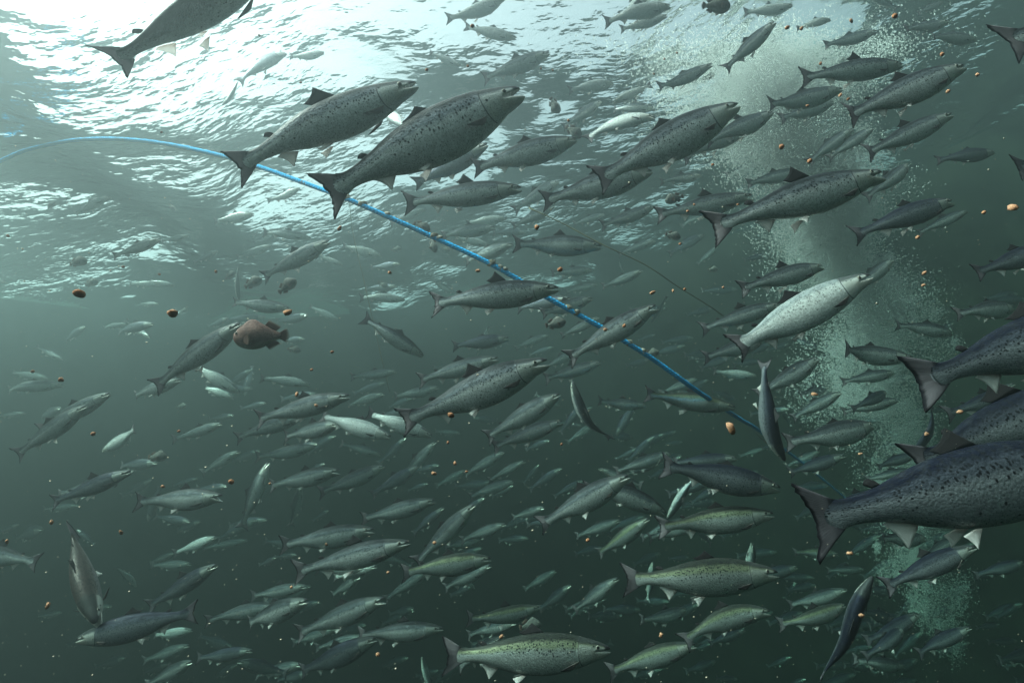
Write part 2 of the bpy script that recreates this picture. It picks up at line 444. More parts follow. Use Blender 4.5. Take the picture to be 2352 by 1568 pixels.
def fins(hi, r):
    n = 23 if hi else 7
    nu = 5 if hi else 3
    out = []
    t = np.linspace(0, 1, n)
    sp = 0.92 + 0.2 * r.random()
    # tail
    rz = (t - 0.5) * 2
    root = np.stack([np.full(n, 0.915) + 0.012 * (1 - rz**2), np.zeros(n), 0.041 * rz], -1)
    tip = np.stack([1.0 + 0.050 * abs(rz) ** 1.7 - 0.012 * abs(rz) ** 12, np.zeros(n), 0.112 * sp * rz * (1 - 0.04 * abs(rz) ** 10)], -1)
    wv = (r.random() - 0.5) * 0.06; w2 = r.random() * 6.28
    tip[:, 0] += r.normal(0, 0.0022, n) - 0.006 * (r.random(n) < 0.06)
    out.append(('tail_fin', M_TAIL, fin_sheet(root, tip, 0.010, 0.0022, nu + 1, lambda a, b: wv * a * a + 0.007 * a * math.sin(5 * b + w2))))
    # dorsal
    up = 0.55 + 0.6 * r.random()
    top = lambda s: float(np.interp(s, FS, FT)); bot = lambda s: -float(np.interp(s, FS, FB))
    s = 0.40 + 0.125 * t
    root = np.stack([s, 0 * t, [top(x) - 0.008 for x in s]], -1)
    hgt = 0.078 * up * ((1 - t) ** 1.5 * 0.80 + 0.20) * np.minimum(1, 0.86 + 2 * t)
    tip = np.stack([0.452 + 0.112 * t + 0.03 * up * (1 - t) - 0.012 * np.sin(math.pi * t), 0 * t, [top(x) for x in (0.43 + 0.11 * t)] + hgt], -1)
    out.append(('dorsal_fin', M_FIND, fin_sheet(root, tip, 0.006, 0.0016, nu)))
    # adipose
    m = 8 if hi else 4; t2 = np.linspace(0, 1, m)
    s = 0.755 + 0.028 * t2
    root = np.stack([s, 0 * t2, [top(x) - 0.006 for x in s]], -1)
    tip = np.stack([0.768 + 0.044 * t2, 0 * t2, np.array([top(x) for x in s]) + 0.023 * np.sin(math.pi * (0.12 + 0.72 * t2**1.2))], -1)
    out.append(('adipose_fin', M_FIND, fin_sheet(root, tip, 0.005, 0.0016, 4)))
    # anal
    m = 9 if hi else 5; t2 = np.linspace(0, 1, m)
    s = 0.690 + 0.085 * t2
    root = np.stack([s, 0 * t2, [bot(x) + 0.007 for x in s]], -1)
    tip = np.stack([0.748 + 0.052 * t2 - 0.010 * np.sin(math.pi * t2), 0 * t2, bot(0.74) - 0.062 * (1 - t2) ** 1.25 * np.minimum(1, 0.9 + t2) - 0.012 + 0.022 * t2], -1)
    out.append(('anal_fin', M_FINW, fin_sheet(root, tip, 0.006, 0.0016, nu)))
    # pelvic pair, pectoral pair
    for sd_ in (1, -1):
        m = 7 if hi else 4; t2 = np.linspace(0, 1, m)
        s = 0.525 + 0.028 * t2
        spread_ = 0.012 + 0.035 * r.random(); dn = 0.028 + 0.03 * r.random()
        root = np.stack([s, sd_ * (0.020 + 0.010 * t2), [bot(x) * 0.93 for x in s]], -1)
        tip = np.stack([0.588 + 0.016 * t2 - 0.006 * np.sin(math.pi * t2), sd_ * (0.022 + spread_ * (1 - 0.5 * t2)), bot(0.56) * 0.95 - dn * (1 - 0.8 * t2)], -1)
        out.append(('pelvic_fin', M_FINW, fin_sheet(root, tip, 0.005, 0.0016, nu)))
    for sd_ in (1, -1):
        m = 9 if hi else 4; t2 = np.linspace(0, 1, m)
        s = 0.205 + 0.004 * t2
        out_ = 0.020 + 0.05 * r.random() ** 2; dn = 0.012 + 0.05 * r.random() ** 2
        root = np.stack([s + 0.018 * t2, sd_ * (0.049 - 0.006 * t2), -0.046 - 0.022 * t2], -1)
        rr = 1 - 0.75 * t2**1.4
        tip = np.stack([s + 0.018 + 0.108 * rr, sd_ * (0.053 + out_ * rr), -0.046 - 0.022 * t2 - dn * rr - 0.008 * t2], -1)
        out.append(('pectoral_fin', M_FINP, fin_sheet(root, tip, 0.005, 0.0016, nu)))
    return out

def eye_mesh(sd_):
    V, UV, F = [], [], []
    n, k = 16, 5
    rad = 0.0125; c = np.array([0.083, sd_ * 0.0345, 0.0185])
    ax = np.array([-0.28, sd_ * 1.0, 0.18]); ax = ax / np.linalg.norm(ax)
    e1 = np.cross(ax, [0, 0, 1.0]); e1 /= np.linalg.norm(e1); e2 = np.cross(ax, e1)
    V.append(c + ax * rad * 0.42); UV.append((0, 0))
    for i in range(1, k + 1):
        f = i / k
        rr = rad * math.sin(f * math.pi / 2); h = rad * 0.42 * math.cos(f * math.pi / 2)
        for j in range(n):
            a = 2 * math.pi * j / n
            V.append(c + ax * h + e1 * (rr * math.cos(a)) + e2 * (rr * math.sin(a))); UV.append((f, a))
    for j in range(n):
        j2 = (j + 1) % n
        F.append((0, 1 + j, 1 + j2) if sd_ < 0 else (0, 1 + j2, 1 + j))
        for i in range(k - 1):
            A = 1 + i * n; B = A + n
            q = (A + j, B + j, B + j2, A + j2)
            F.append(q if sd_ < 0 else q[::-1])
    V.append(c - ax * rad * 0.3); UV.append((1, 0)); b = len(V) - 1; A = 1 + (k - 1) * n
    for j in range(n):
        j2 = (j + 1) % n
        F.append((A + j, b, A + j2) if sd_ < 0 else (A + j2, b, A + j))
    return np.array(V), np.array(UV), F

class Warp:
    """bends straight fish space (s, y, z) along a curved backbone; the chord fork -> snout becomes +X, centred"""
    def __init__(s, cb=0.0, sb=0.0, vb=0.0):
        t = np.linspace(-0.05, 1.1, 400)
        th = cb * (t - 0.42) + sb * np.sin((t - 0.1) * 2 * math.pi) * np.clip((t - 0.15) / 0.5, 0, 1)
        ph = vb * (t - 0.42)
        dx = -np.cos(th) * np.cos(ph); dy = np.sin(th); dz = -np.sin(ph) * np.cos(th)
        h = t[1] - t[0]
        c = np.cumsum(np.stack([dx, dy, dz], -1), 0) * h
        s.t = t
        i0 = np.argmin(abs(t)); i1 = np.argmin(abs(t - 1.0))
        a, b = c[i0], c[i1]
        ex = (a - b); s.chord = np.linalg.norm(ex); ex /= s.chord
        ey = np.cross([0, 0, 1.0], ex); ey /= np.linalg.norm(ey); ez = np.cross(ex, ey)
        R = np.stack([ex, ey, ez], 0)
        mid = (a + b) / 2
        s.c = (c - mid) @ R.T
        d = np.stack([dx, dy, dz], -1)
        tx = -d @ R.T
        tz = np.tile([0, 0, 1.0], (len(t), 1)) - tx * tx[:, 2:3]
        tz /= np.linalg.norm(tz, axis=1, keepdims=True)
        s.ez = tz; s.ey = np.cross(tz, tx)
    def __call__(s, V):
        V = np.asarray(V)
        o = np.empty_like(V)
        g = lambda A: np.stack([np.interp(V[:, 0], s.t, A[:, k]) for k in range(3)], -1)
        return g(s.c) + g(s.ey) * V[:, 1:2] + g(s.ez) * V[:, 2:3]

SALMON = []     # every placed fish: dict for labels
BODY_CACHE = {}

PEN = (1.8, 0.6, 11.2)                  # axis and radius of the added round net
def inside(p, gap=0.7):
    return (p.x - PEN[0]) ** 2 + (p.y - PEN[1]) ** 2 < (PEN[2] - gap) ** 2

def place_matrix(tx, ty, hx, hy, yaw, roll, Lc):
    """rigid frame of a fish whose chord (length Lc) runs from pixel t to pixel h; yaw > 0: head farther away"""
    px = math.hypot(hx - tx, hy - ty)
    dz = Lc * math.sin(yaw) / math.sqrt(1 + (((tx + hx) / 2 - 1176) / FOC) ** 2 + ((784 - (ty + hy) / 2) / FOC) ** 2)
    lo, hi = 0.15, 60.0
    for _ in range(34):
        d = (lo + hi) / 2
        a = unproj(tx, ty, max(0.05, d - dz / 2)); b = unproj(hx, hy, max(0.05, d + dz / 2))
        if (a - b).length > Lc: hi = d
        else: lo = d
    a = unproj(tx, ty, max(0.05, d - dz / 2)); b = unproj(hx, hy, max(0.05, d + dz / 2))
    ex = (b - a).normalized()
    upw = Vector((0, 0, 1))
    if abs(ex.z) > 0.8: upw = (upw * 0.25 - fwd * 0.0 + Vector((-0.6, 0, 0.0)) + fwd * 0.15).normalized()
    vr = ((a + b) / 2).normalized()
    broad = ex.cross(vr).normalized()
    if broad.dot(upw) < 0: broad = -broad
    k = max(0.0, 1.0 - abs(vr.dot(ex)) ** 2)
    upw = (upw * (1 - 0.5 * k) + broad * (0.5 * k)).normalized()
    ey = upw.cross(ex).normalized(); ez = ex.cross(ey)
    q = Matrix.Rotation(roll, 3, ex)
    ey = q @ ey; ez = q @ ez
    mid = (a + b) / 2
    return mid, ex, ey, ez, d

def salmon(tx, ty, hx, hy, L=None, yaw=0.0, roll=0.0, cb=None, sb=None, vb=0.0, tone='n', gape=None, label=None, nick=None, group=None, full=None, upref=None, fat=None):
    r = np.random.default_rng(abs(hash((round(tx), round(ty), round(hx)))) % (2**31))
    px = math.hypot(hx - tx, hy - ty)
    if L is None: L = (0.60 + 0.10 * r.random()) * (1 + (((tx + hx) / 2 - 1176) / FOC) ** 2 + ((784 - (ty + hy) / 2) / FOC) ** 2) ** -0.42
    if cb is None: cb = r.normal(0, 0.34)
    if sb is None: sb = r.normal(0, 0.15)
    if gape is None: gape = 0.18 + 0.30 * r.random()
    if fat is None: fat = 0.84 + 0.24 * r.random()
    warp = Warp(cb, sb, vb)
    for _ in range(14):
        mid, ex, ey, ez, d = place_matrix(tx, ty, hx, hy, RAD(yaw), RAD(roll), warp.chord * L)
        if mid.z + 0.10 < SURF - 0.12 and inside(mid): break
        L *= 0.93
    if upref is not None:
        u = (right * upref[0] + upv * upref[1] - fwd * upref[2]).normalized()
        ey = u.cross(ex).normalized(); ez = ex.cross(ey)
    if full is None: full = px >= 118
    mw = Matrix(((ex.x * L, ey.x * L, ez.x * L, mid.x), (ex.y * L, ey.y * L, ez.y * L, mid.y), (ex.z * L, ey.z * L, ez.z * L, mid.z), (0, 0, 0, 1)))
    skin = SKIN[tone]
    key = (full, round(gape, 1), round(fat, 2))
    if key not in BODY_CACHE: BODY_CACHE[key] = body_mesh(full, round(gape, 1), round(fat, 2))
    V, UV, F = BODY_CACHE[key]
    fl = fins(full, r)
    if tone == 'd': fl = [(a_, M_TAILD if b_ is M_TAIL else b_, c_) for a_, b_, c_ in fl]
    if full:
        me = make_mesh('salmon', warp(V), F, UV, [skin])
        o = link(bpy.data.objects.new('salmon', me)); o.matrix_world = mw
        for nm, mt, (fv, fu, ff) in fl:
            link(bpy.data.objects.new(nm, make_mesh(nm, warp(fv), ff, fu, [mt])), o)
        for sd_ in (1, -1):
            ev, eu, ef = eye_mesh(sd_)
            link(bpy.data.objects.new('eye', make_mesh('eye', warp(ev), ef, eu, [M_EYE])), o)
    else:
        VV, UU, FF, FM = [warp(V)], [UV], list(F), [0] * len(F)
        n = len(V); mats = [skin, M_TAILD if tone == 'd' else M_TAIL, M_FIND, M_FINW, M_FINP, M_EYE]
        parts = [(mt, g) for _, mt, g in fl] + [(M_EYE, eye_mesh(1)), (M_EYE, eye_mesh(-1))]
        for mt, (fv, fu, ff) in parts:
            VV.append(warp(fv)); UU.append(fu); FF += [tuple(i + n for i in f) for f in ff]; FM += [mats.index(mt)] * len(ff); n += len(fv)
        o = link(bpy.data.objects.new('salmon', make_mesh('salmon', np.concatenate(VV), FF, np.concatenate(UU), mats, fmat=FM))); o.matrix_world = mw
    tag(o, None, 'salmon', group or 'salmon shoaling in the pen')
    SALMON.append(dict(o=o, x=(tx + hx) / 2, y=(ty + hy) / 2, dx=hx - tx, dy=hy - ty, px=px, d=d, tone=tone, label=label, nick=nick, kind='salmon', L=L))
    return o

# ------------------------------------------------------------------ the shoal: tail fork and snout of every fish in view, as seen
# prominent fish, each with a label of its own
salmon(262, 140, 640, -95, yaw=-8, cb=0.15, tone='n', fat=0.70, roll=62, label='large salmon seen from below against the white surface glare, head out of frame', nick='the salmon under the white glare')
salmon(550, 187, 657, 123, yaw=30, cb=0.5, sb=0.05, tone='d', upref=(-.35, .8, -.3), label='dark salmon rising away below the white glare with one pectoral fin out', nick='the dark salmon rising away')
salmon(545, 382, 957, 192, yaw=6, cb=-0.12, gape=0.35, label='big silver salmon highest in the centre left, tail just over the blue rope', nick='the upper of the two big silver salmon')
salmon(752, 440, 1197, 207, yaw=6, cb=-0.10, gape=0.45, label='biggest silver salmon at upper centre, its dark edged tail covering the blue rope', nick='the lower of the two big silver salmon')
salmon(1376, 410, 1696, 240, yaw=4, cb=-0.18, gape=0.3, label='large spotted salmon with sunlit back swimming in front of the white arched fish', nick='the large spotted salmon')
salmon(1350, 318, 1506, 272, yaw=-6, vb=1.1, cb=0, roll=-28, tone='w', label='bright white arched salmon half hidden behind the large spotted salmon', nick='the bright white arched salmon')
salmon(1642, 520, 2027, 398, yaw=5, cb=-0.1, gape=0.6, label='large salmon with pale tail and open pale jaw in front of the bubble plume', nick='the large open jawed salmon')
salmon(1692, 795, 2000, 632, yaw=8, cb=-0.3, tone='w', gape=0.35, label='bright silver salmon with pale belly crossing the bubble plume', nick='the bright silver salmon')
salmon(997, 697, 1283, 662, yaw=0, cb=0.1, gape=0.3, label='dark backed salmon passing in front of the middle of the blue rope', nick='the salmon crossing the blue rope')
salmon(928, 965, 1258, 828, yaw=5, cb=0.08, gape=0.45, tone='n', label='large salmon with broad dark tail and open mouth at the centre of the picture', nick='the large dark tailed central salmon')
salmon(1308, 821, 1508, 702, yaw=-4, cb=0.25, gape=0.7, label='salmon climbing with wide open mouth in front of the lower blue rope', nick='the gaping salmon on the rope')
salmon(360, 885, 552, 742, yaw=0, cb=-0.2, gape=0.3, label='dark salmon nosing up to the brown lumpfish', nick='the salmon nosing the lumpfish')
salmon(592, 962, 803, 908, yaw=0, cb=0.12, label='deep bodied salmon left of centre with an orange pellet at its dorsal fin', nick='the deep bodied salmon')
salmon(2122, 872, 2665, 692, L=0.68, yaw=6, cb=0.15, tone='d', fat=0.92, label='huge dark salmon at the right edge, only its tail half in the frame', nick='the huge dark tail at the right edge')
salmon(1868, 1194, 2560, 1046, L=0.70, yaw=8, cb=-0.1, tone='d', fat=0.94, label='nearest and largest salmon, blue backed with spotted flank, leaving at lower right', nick='the nearest blue backed salmon')
salmon(2108, 1066, 2590, 872, L=0.70, yaw=8, cb=0.1, tone='d', fat=0.88, label='dark blue salmon just behind and above the nearest blue backed salmon', nick='the dark blue second salmon')
salmon(2312, 100, 2780, -110, L=0.7, yaw=5, tone='n', label='salmon leaving at the top right corner, just its pale tail in view', nick='the pale tail in the top right corner')
salmon(2338, 385, 2640, 300, L=0.68, yaw=5, tone='d', label='dark tail tip of a salmon at the right edge near the pellet', nick='the tail tip at the right edge')
salmon(1946, 265, 2215, 152, yaw=5, cb=-0.1, label='lead salmon of three at upper right, dark with bright cheek', nick='the lead salmon at upper right')
salmon(1845, 178, 2073, 150, yaw=0, cb=0.15, label='salmon with raised dorsal fin just behind the lead one at upper right', nick='the raised fin salmon at upper right')
salmon(1992, 350, 2187, 262, yaw=5, label='lowest salmon of three at upper right, dark with white ventral fins', nick='the lowest of three at upper right')
salmon(1962, 540, 2187, 462, yaw=4, gape=0.6, tone='d', label='dark salmon with pale open jaw right of the bubble plume', nick='the dark salmon right of the plume')
salmon(2154, 368, 2284, 350, tone='d', label='lone dusky salmon in clear green water near the right edge', nick='the lone dusky salmon at right')
salmon(1514, 492, 1728, 450, gape=0.8, cb=-0.1, label='salmon with open mouth overlapped by the pale tail of a larger one', nick='the open mouthed salmon at centre right')
salmon(1251, 460, 1498, 393, cb=0.1, label='salmon passing behind the hanging tail of the large spotted one', nick='the salmon behind the spotted tail')
salmon(1184, 560, 1382, 566, cb=-0.15, vb=0.1, label='level salmon with raised dorsal fin just above the blue rope middle', nick='the level raised fin salmon')
salmon(935, 466, 1198, 432, cb=0.15, label='dark salmon swimming level below the two big silver ones', nick='the dark level salmon')
salmon(1092, 385, 1325, 320, cb=-0.05, label='slender salmon right below the snout of the biggest silver one', nick='the slender salmon at upper centre')
salmon(606, 634, 757, 553, cb=-0.2, gape=0.4, label='salmon climbing steeply left of the blue rope, small reddish dorsal fin', nick='the steep climbing salmon')
salmon(838, 733, 973, 818, cb=0.2, yaw=8, label='salmon diving to the right below the rope, grey back turned to view', nick='the diving salmon')
salmon(537, 694, 665, 708, cb=-0.1, label='small level salmon with a pellet in front of its nose', nick='the small salmon with a pellet')
salmon(40, 1042, 198, 932, cb=-0.1, yaw=5, label='nearer of two dark salmon climbing side by side at the left edge', nick='the nearer left edge salmon')
salmon(95, 985, 253, 903, cb=-0.1, yaw=8, label='farther of two dark salmon climbing side by side at the left edge', nick='the farther left edge salmon')
salmon(122, 1152, 302, 1082, tone='d', yaw=5, cb=0.1, label='dark salmon alone below the climbing pair at the left', nick='the dark lone salmon at left')
salmon(315, 1152, 511, 1140, gape=0.8, tone='n', label='slim salmon with open pale mouth at lower left', nick='the slim open mouthed salmon')
salmon(556, 1210, 616, 1062, yaw=18, cb=0.3, label='pale flanked salmon standing nearly upright left of the lower shoal', nick='the upright salmon')
salmon(168, 1222, 222, 1432, L=0.66, yaw=-60, cb=0.1, tone='m', gape=0.6, upref=(-.12, .85, .5), label='salmon heading down towards the viewer, broad head in front at lower left', nick='the salmon facing the viewer')
salmon(446, 1405, 174, 1470, yaw=-8, cb=-0.15, tone='d', label='dark salmon swimming left under the one facing the viewer', nick='the left bound dark salmon')
salmon(355, 1458, 443, 1446, tone='w', gape=0.4, label='pale bellied salmon whose head shows under a dark tail at lower left')
salmon(82, 1290, -110, 1262, yaw=0, label='salmon leaving at the left edge, tail and white fin in view', nick='the tail at the left edge')
salmon(342, 1392, 497, 1297, tone='d', cb=-0.15, label='black backed salmon climbing above the left bound dark tail', nick='the black backed salmon')
salmon(400, 1270, 496, 1233, tone='w', gape=0.3, label='small bright salmon in the dark water at lower left', nick='the small bright salmon')
salmon(682, 1312, 942, 1245, yaw=2, cb=0.15, label='dark spotted salmon at bottom centre left with a pale one behind its back', nick='the dark spotted salmon')
salmon(650, 1250, 860, 1216, label='pale flanked salmon half hidden behind the dark spotted salmon', nick='the half hidden pale salmon', yaw=8)
salmon(957, 1290, 1090, 1158, yaw=22, cb=-0.75, label='salmon bending away with rounded back and white ventral fins at lower centre', nick='the bending salmon')
salmon(1030, 1505, 1402, 1491, tone='y', cb=0.12, gape=0.2, label='green flanked salmon swimming level along the bottom edge', nick='the green flanked bottom salmon')
salmon(1440, 1330, 1788, 1316, tone='y', cb=-0.1, gape=0.3, label='yellow green flanked salmon with pale black edged tail at lower right', nick='the yellow green salmon')
salmon(1528, 1070, 1793, 1122, tone='d', cb=0.15, gape=0.3, label='bluish dark salmon heading down to the right below the rope end', nick='the bluish down heading salmon')
salmon(1757, 832, 1803, 1058, cb=0.95, yaw=-5, tone='d', upref=(.15, 0, 1), L=0.62, label='dark salmon hanging head down, body bowed, beside the bubble plume', nick='the head down salmon')
salmon(1487, 905, 1690, 936, tone='y', cb=-0.1, label='olive backed salmon under the lower end of the blue rope', nick='the olive salmon under the rope end')
salmon(1885, 1555, 2004, 1323, yaw=6, cb=-0.15, tone='d', upref=(-.6, .5, 1), label='dark salmon climbing steeply, seen from above, at the bottom right', nick='the steep dark salmon at bottom right')
salmon(2038, 1345, 2240, 1255, tone='d', label='dark slim salmon in front of the green glow at bottom right', nick='the slim dark salmon')
salmon(1573, 1471, 1770, 1405, tone='y', vb=0.6, cb=0, label='arched thin salmon with yellow back line at bottom right', nick='the arched thin salmon')
salmon(825, 1458, 1018, 1443, cb=0.1, label='salmon with upright dorsal fin near the bottom edge', nick='the upright fin salmon at bottom')
salmon(685, 1453, 883, 1375, gape=0.7, label='slim salmon with pale open jaw climbing near the bottom left of centre', nick='the slim climbing bottom salmon')
salmon(693, 1540, 865, 1465, tone='d', label='almost black salmon along the bottom edge with pale jaw line', nick='the almost black bottom salmon')
salmon(1400, 1542, 1598, 1480, tone='y', label='thin salmon with a bright yellow back line at the bottom edge', nick='the yellow lined bottom salmon')
salmon(1243, 1203, 1445, 1092, label='slim salmon climbing behind the arched one at lower right of centre', nick='the slim climbing salmon')
salmon(1345, 1122, 1530, 1180, vb=0.5, cb=0, label='salmon arching over and down to the right at lower right of centre', nick='the arching salmon')
salmon(1518, 1210, 1777, 1180, tone='y', label='long green sheened salmon below the bluish one', nick='the long green sheened salmon')
salmon(740, 955, 898, 1004, tone='w', roll=-8, label='big pale salmon slanting down behind the deep bodied one', nick='the big pale slanting salmon')
salmon(848, 950, 993, 1001, tone='w', label='white salmon slanting down behind the broad dark tail', nick='the white slanting salmon')
salmon(450, 840, 551, 902, tone='w', label='gleaming white salmon diving to the right under the dark climbing one', nick='the gleaming white diver')
salmon(1613, 755, 1790, 700, label='salmon mostly hidden behind the bright silver one', nick='the hidden salmon by the plume')
salmon(965, 872, 1145, 822, label='grey salmon close behind the back of the large central one', nick='the grey salmon at centre')
salmon(622, 1115, 780, 1080, gape=0.8, label='salmon with gaping mouth in the middle of the lower left shoal', nick='the gaping lower left salmon')
salmon(1120, 1002, 1286, 905, label='spotted salmon climbing right of the broad dark tail', nick='the climbing spotted salmon')
salmon(1391, 52, 1540, 14, tone='w', label='pale salmon near the top edge with another right under its belly', nick='the pale salmon at top centre')
salmon(1666, 158, 1780, 50, label='salmon climbing steeply near the top right of centre', nick='the steep salmon at the top')
salmon(1515, 197, 1636, 148, label='hazy salmon climbing in front of the bubble cloud at the top', nick='the hazy salmon in the bubble cloud')
salmon(1898, 102, 2015, 71, label='salmon with sharp dark tail above the three at upper right', nick='the sharp tailed upper right salmon')
salmon(261, 587, 370, 549, label='salmon alone in grey blue water at left', nick='the lone salmon at left')
salmon(172, 492, 255, 452, label='small salmon against bright ripples at the left', nick='the small salmon by the ripples')
salmon(1028, 42, 1160, -8, tone='w', vb=-0.4, label='pale bent salmon cut by the top edge at centre', nick='the pale bent salmon at the top')
salmon(1402, 1003, 1315, 875, cb=-0.9, upref=(.3, .2, 1), yaw=5, label='thin salmon twisting up to the left, seen along its back', nick='the twisting thin salmon')
salmon(1600, 1092, 1532, 1192, upref=(.2, .1, 1), tone='n', label='bright green flanked salmon diving behind the bluish one', nick='the green diving salmon')
salmon(2140, 935, 2092, 1052, upref=(-.8, .2, .6), tone='d', label='slim salmon diving below the huge dark tail at right', nick='the slim diver at right')

# the rest of the shoal; labels are worked out from what each one swims beside
REST = [
 (548,180,510,242,'w'),(668,130,745,121,'w'),(1070,62,1187,88,'w'),(988,122,1058,150,'w'),(1113,178,1263,121,'n'),
 (1427,67,1533,36,'w'),(1430,38,1500,-32,'w'),(1712,28,1821,12,'w'),(1308,207,1408,191,'w'),(1494,195,1406,237,'w'),
 (1294,290,1381,232,'n'),(1621,325,1775,258,'n'),(1571,362,1700,315,'n'),(1410,252,1506,250,'n'),(1670,402,1751,366,'n'),
 (1831,66,1908,46,'w'),(2081,65,2180,48,'n'),(2141,85,2241,92,'n'),(1768,238,1934,205,'n'),(1796,270,1914,235,'n'),
 (1876,272,1960,248,'n'),(1860,370,1958,296,'n'),(1904,362,2004,295,'n'),(1842,157,1950,133,'w'),(372,553,433,541,'n'),
 (494,508,584,492,'w'),(298,652,375,655,'w'),(345,645,403,656,'w'),(322,697,365,698,'n'),(238,752,292,744,'n'),
 (288,735,345,775,'n'),(545,590,622,563,'n'),(547,612,550,690,'n'),(608,534,715,547,'n'),(663,524,696,519,'n'),
 (788,564,877,587,'w'),(725,583,788,608,'w'),(829,684,931,690,'w'),(712,704,777,735,'w'),(898,512,978,480,'n'),
 (955,420,1120,330,'d'),(1045,545,1123,562,'w'),(1072,600,1178,560,'n'),(1073,512,1165,500,'w'),(1052,675,998,645,'n'),
 (1125,750,1095,815,'w'),(615,460,690,432,'w'),(1182,482,1283,416,'n'),(1179,517,1273,472,'n'),(1518,417,1611,402,'n'),
 (1318,514,1388,492,'n'),(1383,517,1503,474,'n'),(1421,584,1506,552,'n'),(1301,670,1371,653,'n'),(1384,657,1476,620,'n'),
 (1421,597,1433,625,'n'),(1290,770,1376,728,'n'),(1601,607,1648,565,'n'),(1531,680,1495,742,'n'),(1990,452,2085,378,'n'),
 (2110,535,2222,485,'n'),(1849,590,1944,542,'n'),(1984,612,2053,582,'n'),(1805,518,1853,554,'n'),(1864,585,1921,619,'n'),
 (1705,662,1890,612,'n'),(1960,668,2050,595,'n'),(2035,705,2111,680,'n'),(2059,747,2189,767,'n'),(2199,720,2326,707,'n'),
 (2244,625,2430,560,'d'),(2005,672,1988,745,'n'),(1938,728,1974,779,'n'),(84,796,145,825,'n'),(28,855,110,868,'n'),
 (19,896,147,884,'n'),(470,890,538,915,'w'),(308,985,235,1036,'w'),(398,1008,510,972,'n'),(395,1115,455,1098,'d'),
 (465,1085,552,1036,'n'),(545,1005,700,955,'n'),(600,869,713,884,'w'),(908,909,1008,889,'n'),(800,930,883,904,'n'),
 (655,1002,780,974,'n'),(784,1019,875,1044,'n'),(590,1048,725,1024,'n'),(735,1130,883,1069,'n'),(923,1100,1000,1014,'n'),
 (855,1135,960,1070,'d'),(1135,1025,1292,968,'n'),(1068,1090,1158,1037,'n'),(1003,1115,1070,1079,'n'),(835,1190,1000,1148,'n'),
 (1080,1140,1180,1105,'n'),(998,990,1058,995,'n'),(668,1205,690,1115,'n'),(1255,868,1381,832,'n'),(1375,920,1485,932,'n'),
 (1303,1015,1368,970,'n'),(1300,957,1361,935,'n'),(1640,852,1738,862,'w'),(1550,1062,1694,1052,'d'),(1415,1082,1540,1040,'n'),
 (1535,1135,1640,1100,'d'),(1618,820,1760,770,'n'),(1518,902,1600,868,'n'),(1740,905,1879,822,'n'),(1947,800,2096,822,'n'),
 (1936,945,2066,918,'n'),(1936,876,2054,856,'n'),(2039,995,2115,965,'n'),(1808,1015,2005,975,'n'),(1815,1085,1940,1045,'d'),
 (1980,1045,2054,1066,'n'),(1990,1100,2100,1080,'n'),(1905,1160,2040,1130,'d'),(2175,950,2330,905,'d'),(345,1292,400,1270,'n'),
 (268,1303,312,1348,'n'),(475,1425,640,1390,'n'),(85,1415,142,1405,'n'),(500,1240,590,1192,'d'),(455,1510,580,1493,'d'),
 (768,1325,866,1300,'w'),(950,1225,1020,1165,'d'),(928,1315,1128,1283,'y'),(1063,1318,1090,1352,'w'),(1060,1240,1163,1203,'n'),
 (570,1430,708,1378,'n'),(580,1368,705,1346,'n'),(1002,1610,970,1508,'w'),(1075,1420,1240,1393,'y'),(1075,1458,1185,1430,'n'),
 (588,1550,692,1525,'n'),(1490,1235,1610,1200,'n'),(1487,1380,1500,1290,'n'),(1716,1345,1729,1247,'n'),(1375,1270,1490,1190,'y'),
 (1310,1415,1376,1365,'n'),(1205,1352,1278,1310,'n'),(1473,1422,1576,1397,'n'),(1320,1400,1420,1327,'n'),(1790,1432,1940,1388,'y'),
 (1812,1388,1945,1353,'n'),(1824,1268,1927,1273,'y'),(1842,1330,1876,1353,'n'),(1990,1470,2110,1410,'d'),(2110,1500,2230,1440,'d'),
 (940,300,880,250,'w'),(2060,20,1990,-15,'n'),(2110,30,2165,5,'n'),(1760,460,1850,415,'n'),(1720,420,1838,390,'n'),
 (1250,845,1330,800,'n'),(1185,800,1262,770,'n'),(1230,905,1290,935,'n'),(2230,950,2330,880,'d'),(2240,1320,2350,1290,'d'),
]
for i, (a, b, c, d_, tn) in enumerate(REST):
    r = np.random.default_rng(900 + i)
    ln = math.hypot(c - a, d_ - b)
    yw = r.normal(4, 12)
    up = None
    ang = abs(math.degrees(math.atan2(-(d_ - b), c - a)))
    if 55 < ang < 125: up = (0.7 * (1 if r.random() < 0.5 else -1), 0.2, 0.7)
    salmon(a, b, c, d_, yaw=float(yw), tone=tn, upref=up, vb=float(r.normal(0, 0.10)))

# faint far fish that fill the depth of the shoal
def density(x, y):
    k = np.clip((y - 420) / 700, 0, 1) * (0.35 + 0.65 * np.clip(x / 1700, 0, 1))
    return k
r = np.random.default_rng(77)
cnt = 0
FAR = 58
while cnt < FAR:
    x, y = r.uniform(20, 2340), r.uniform(430, 1560)
    if r.random() > density(x, y): continue
    px = r.uniform(62, 128)
    a = RAD(r.normal(16, 12))
    if r.random() < 0.10: a += math.pi * 0.8
    hx, hy = x + px / 2 * math.cos(a), y - px / 2 * math.sin(a)
    tx_, ty_ = x - px / 2 * math.cos(a), y + px / 2 * math.sin(a)
    zone = ('lower' if y > 1050 else 'middle') + ' ' + ('left' if x < 784 else 'centre' if x < 1568 else 'right')
    salmon(tx_, ty_, hx, hy, yaw=float(r.normal(0, 18)), full=False, tone='n' if r.random() < 0.8 else 'd',
           group='faint distant salmon at %s' % zone)
    cnt += 1

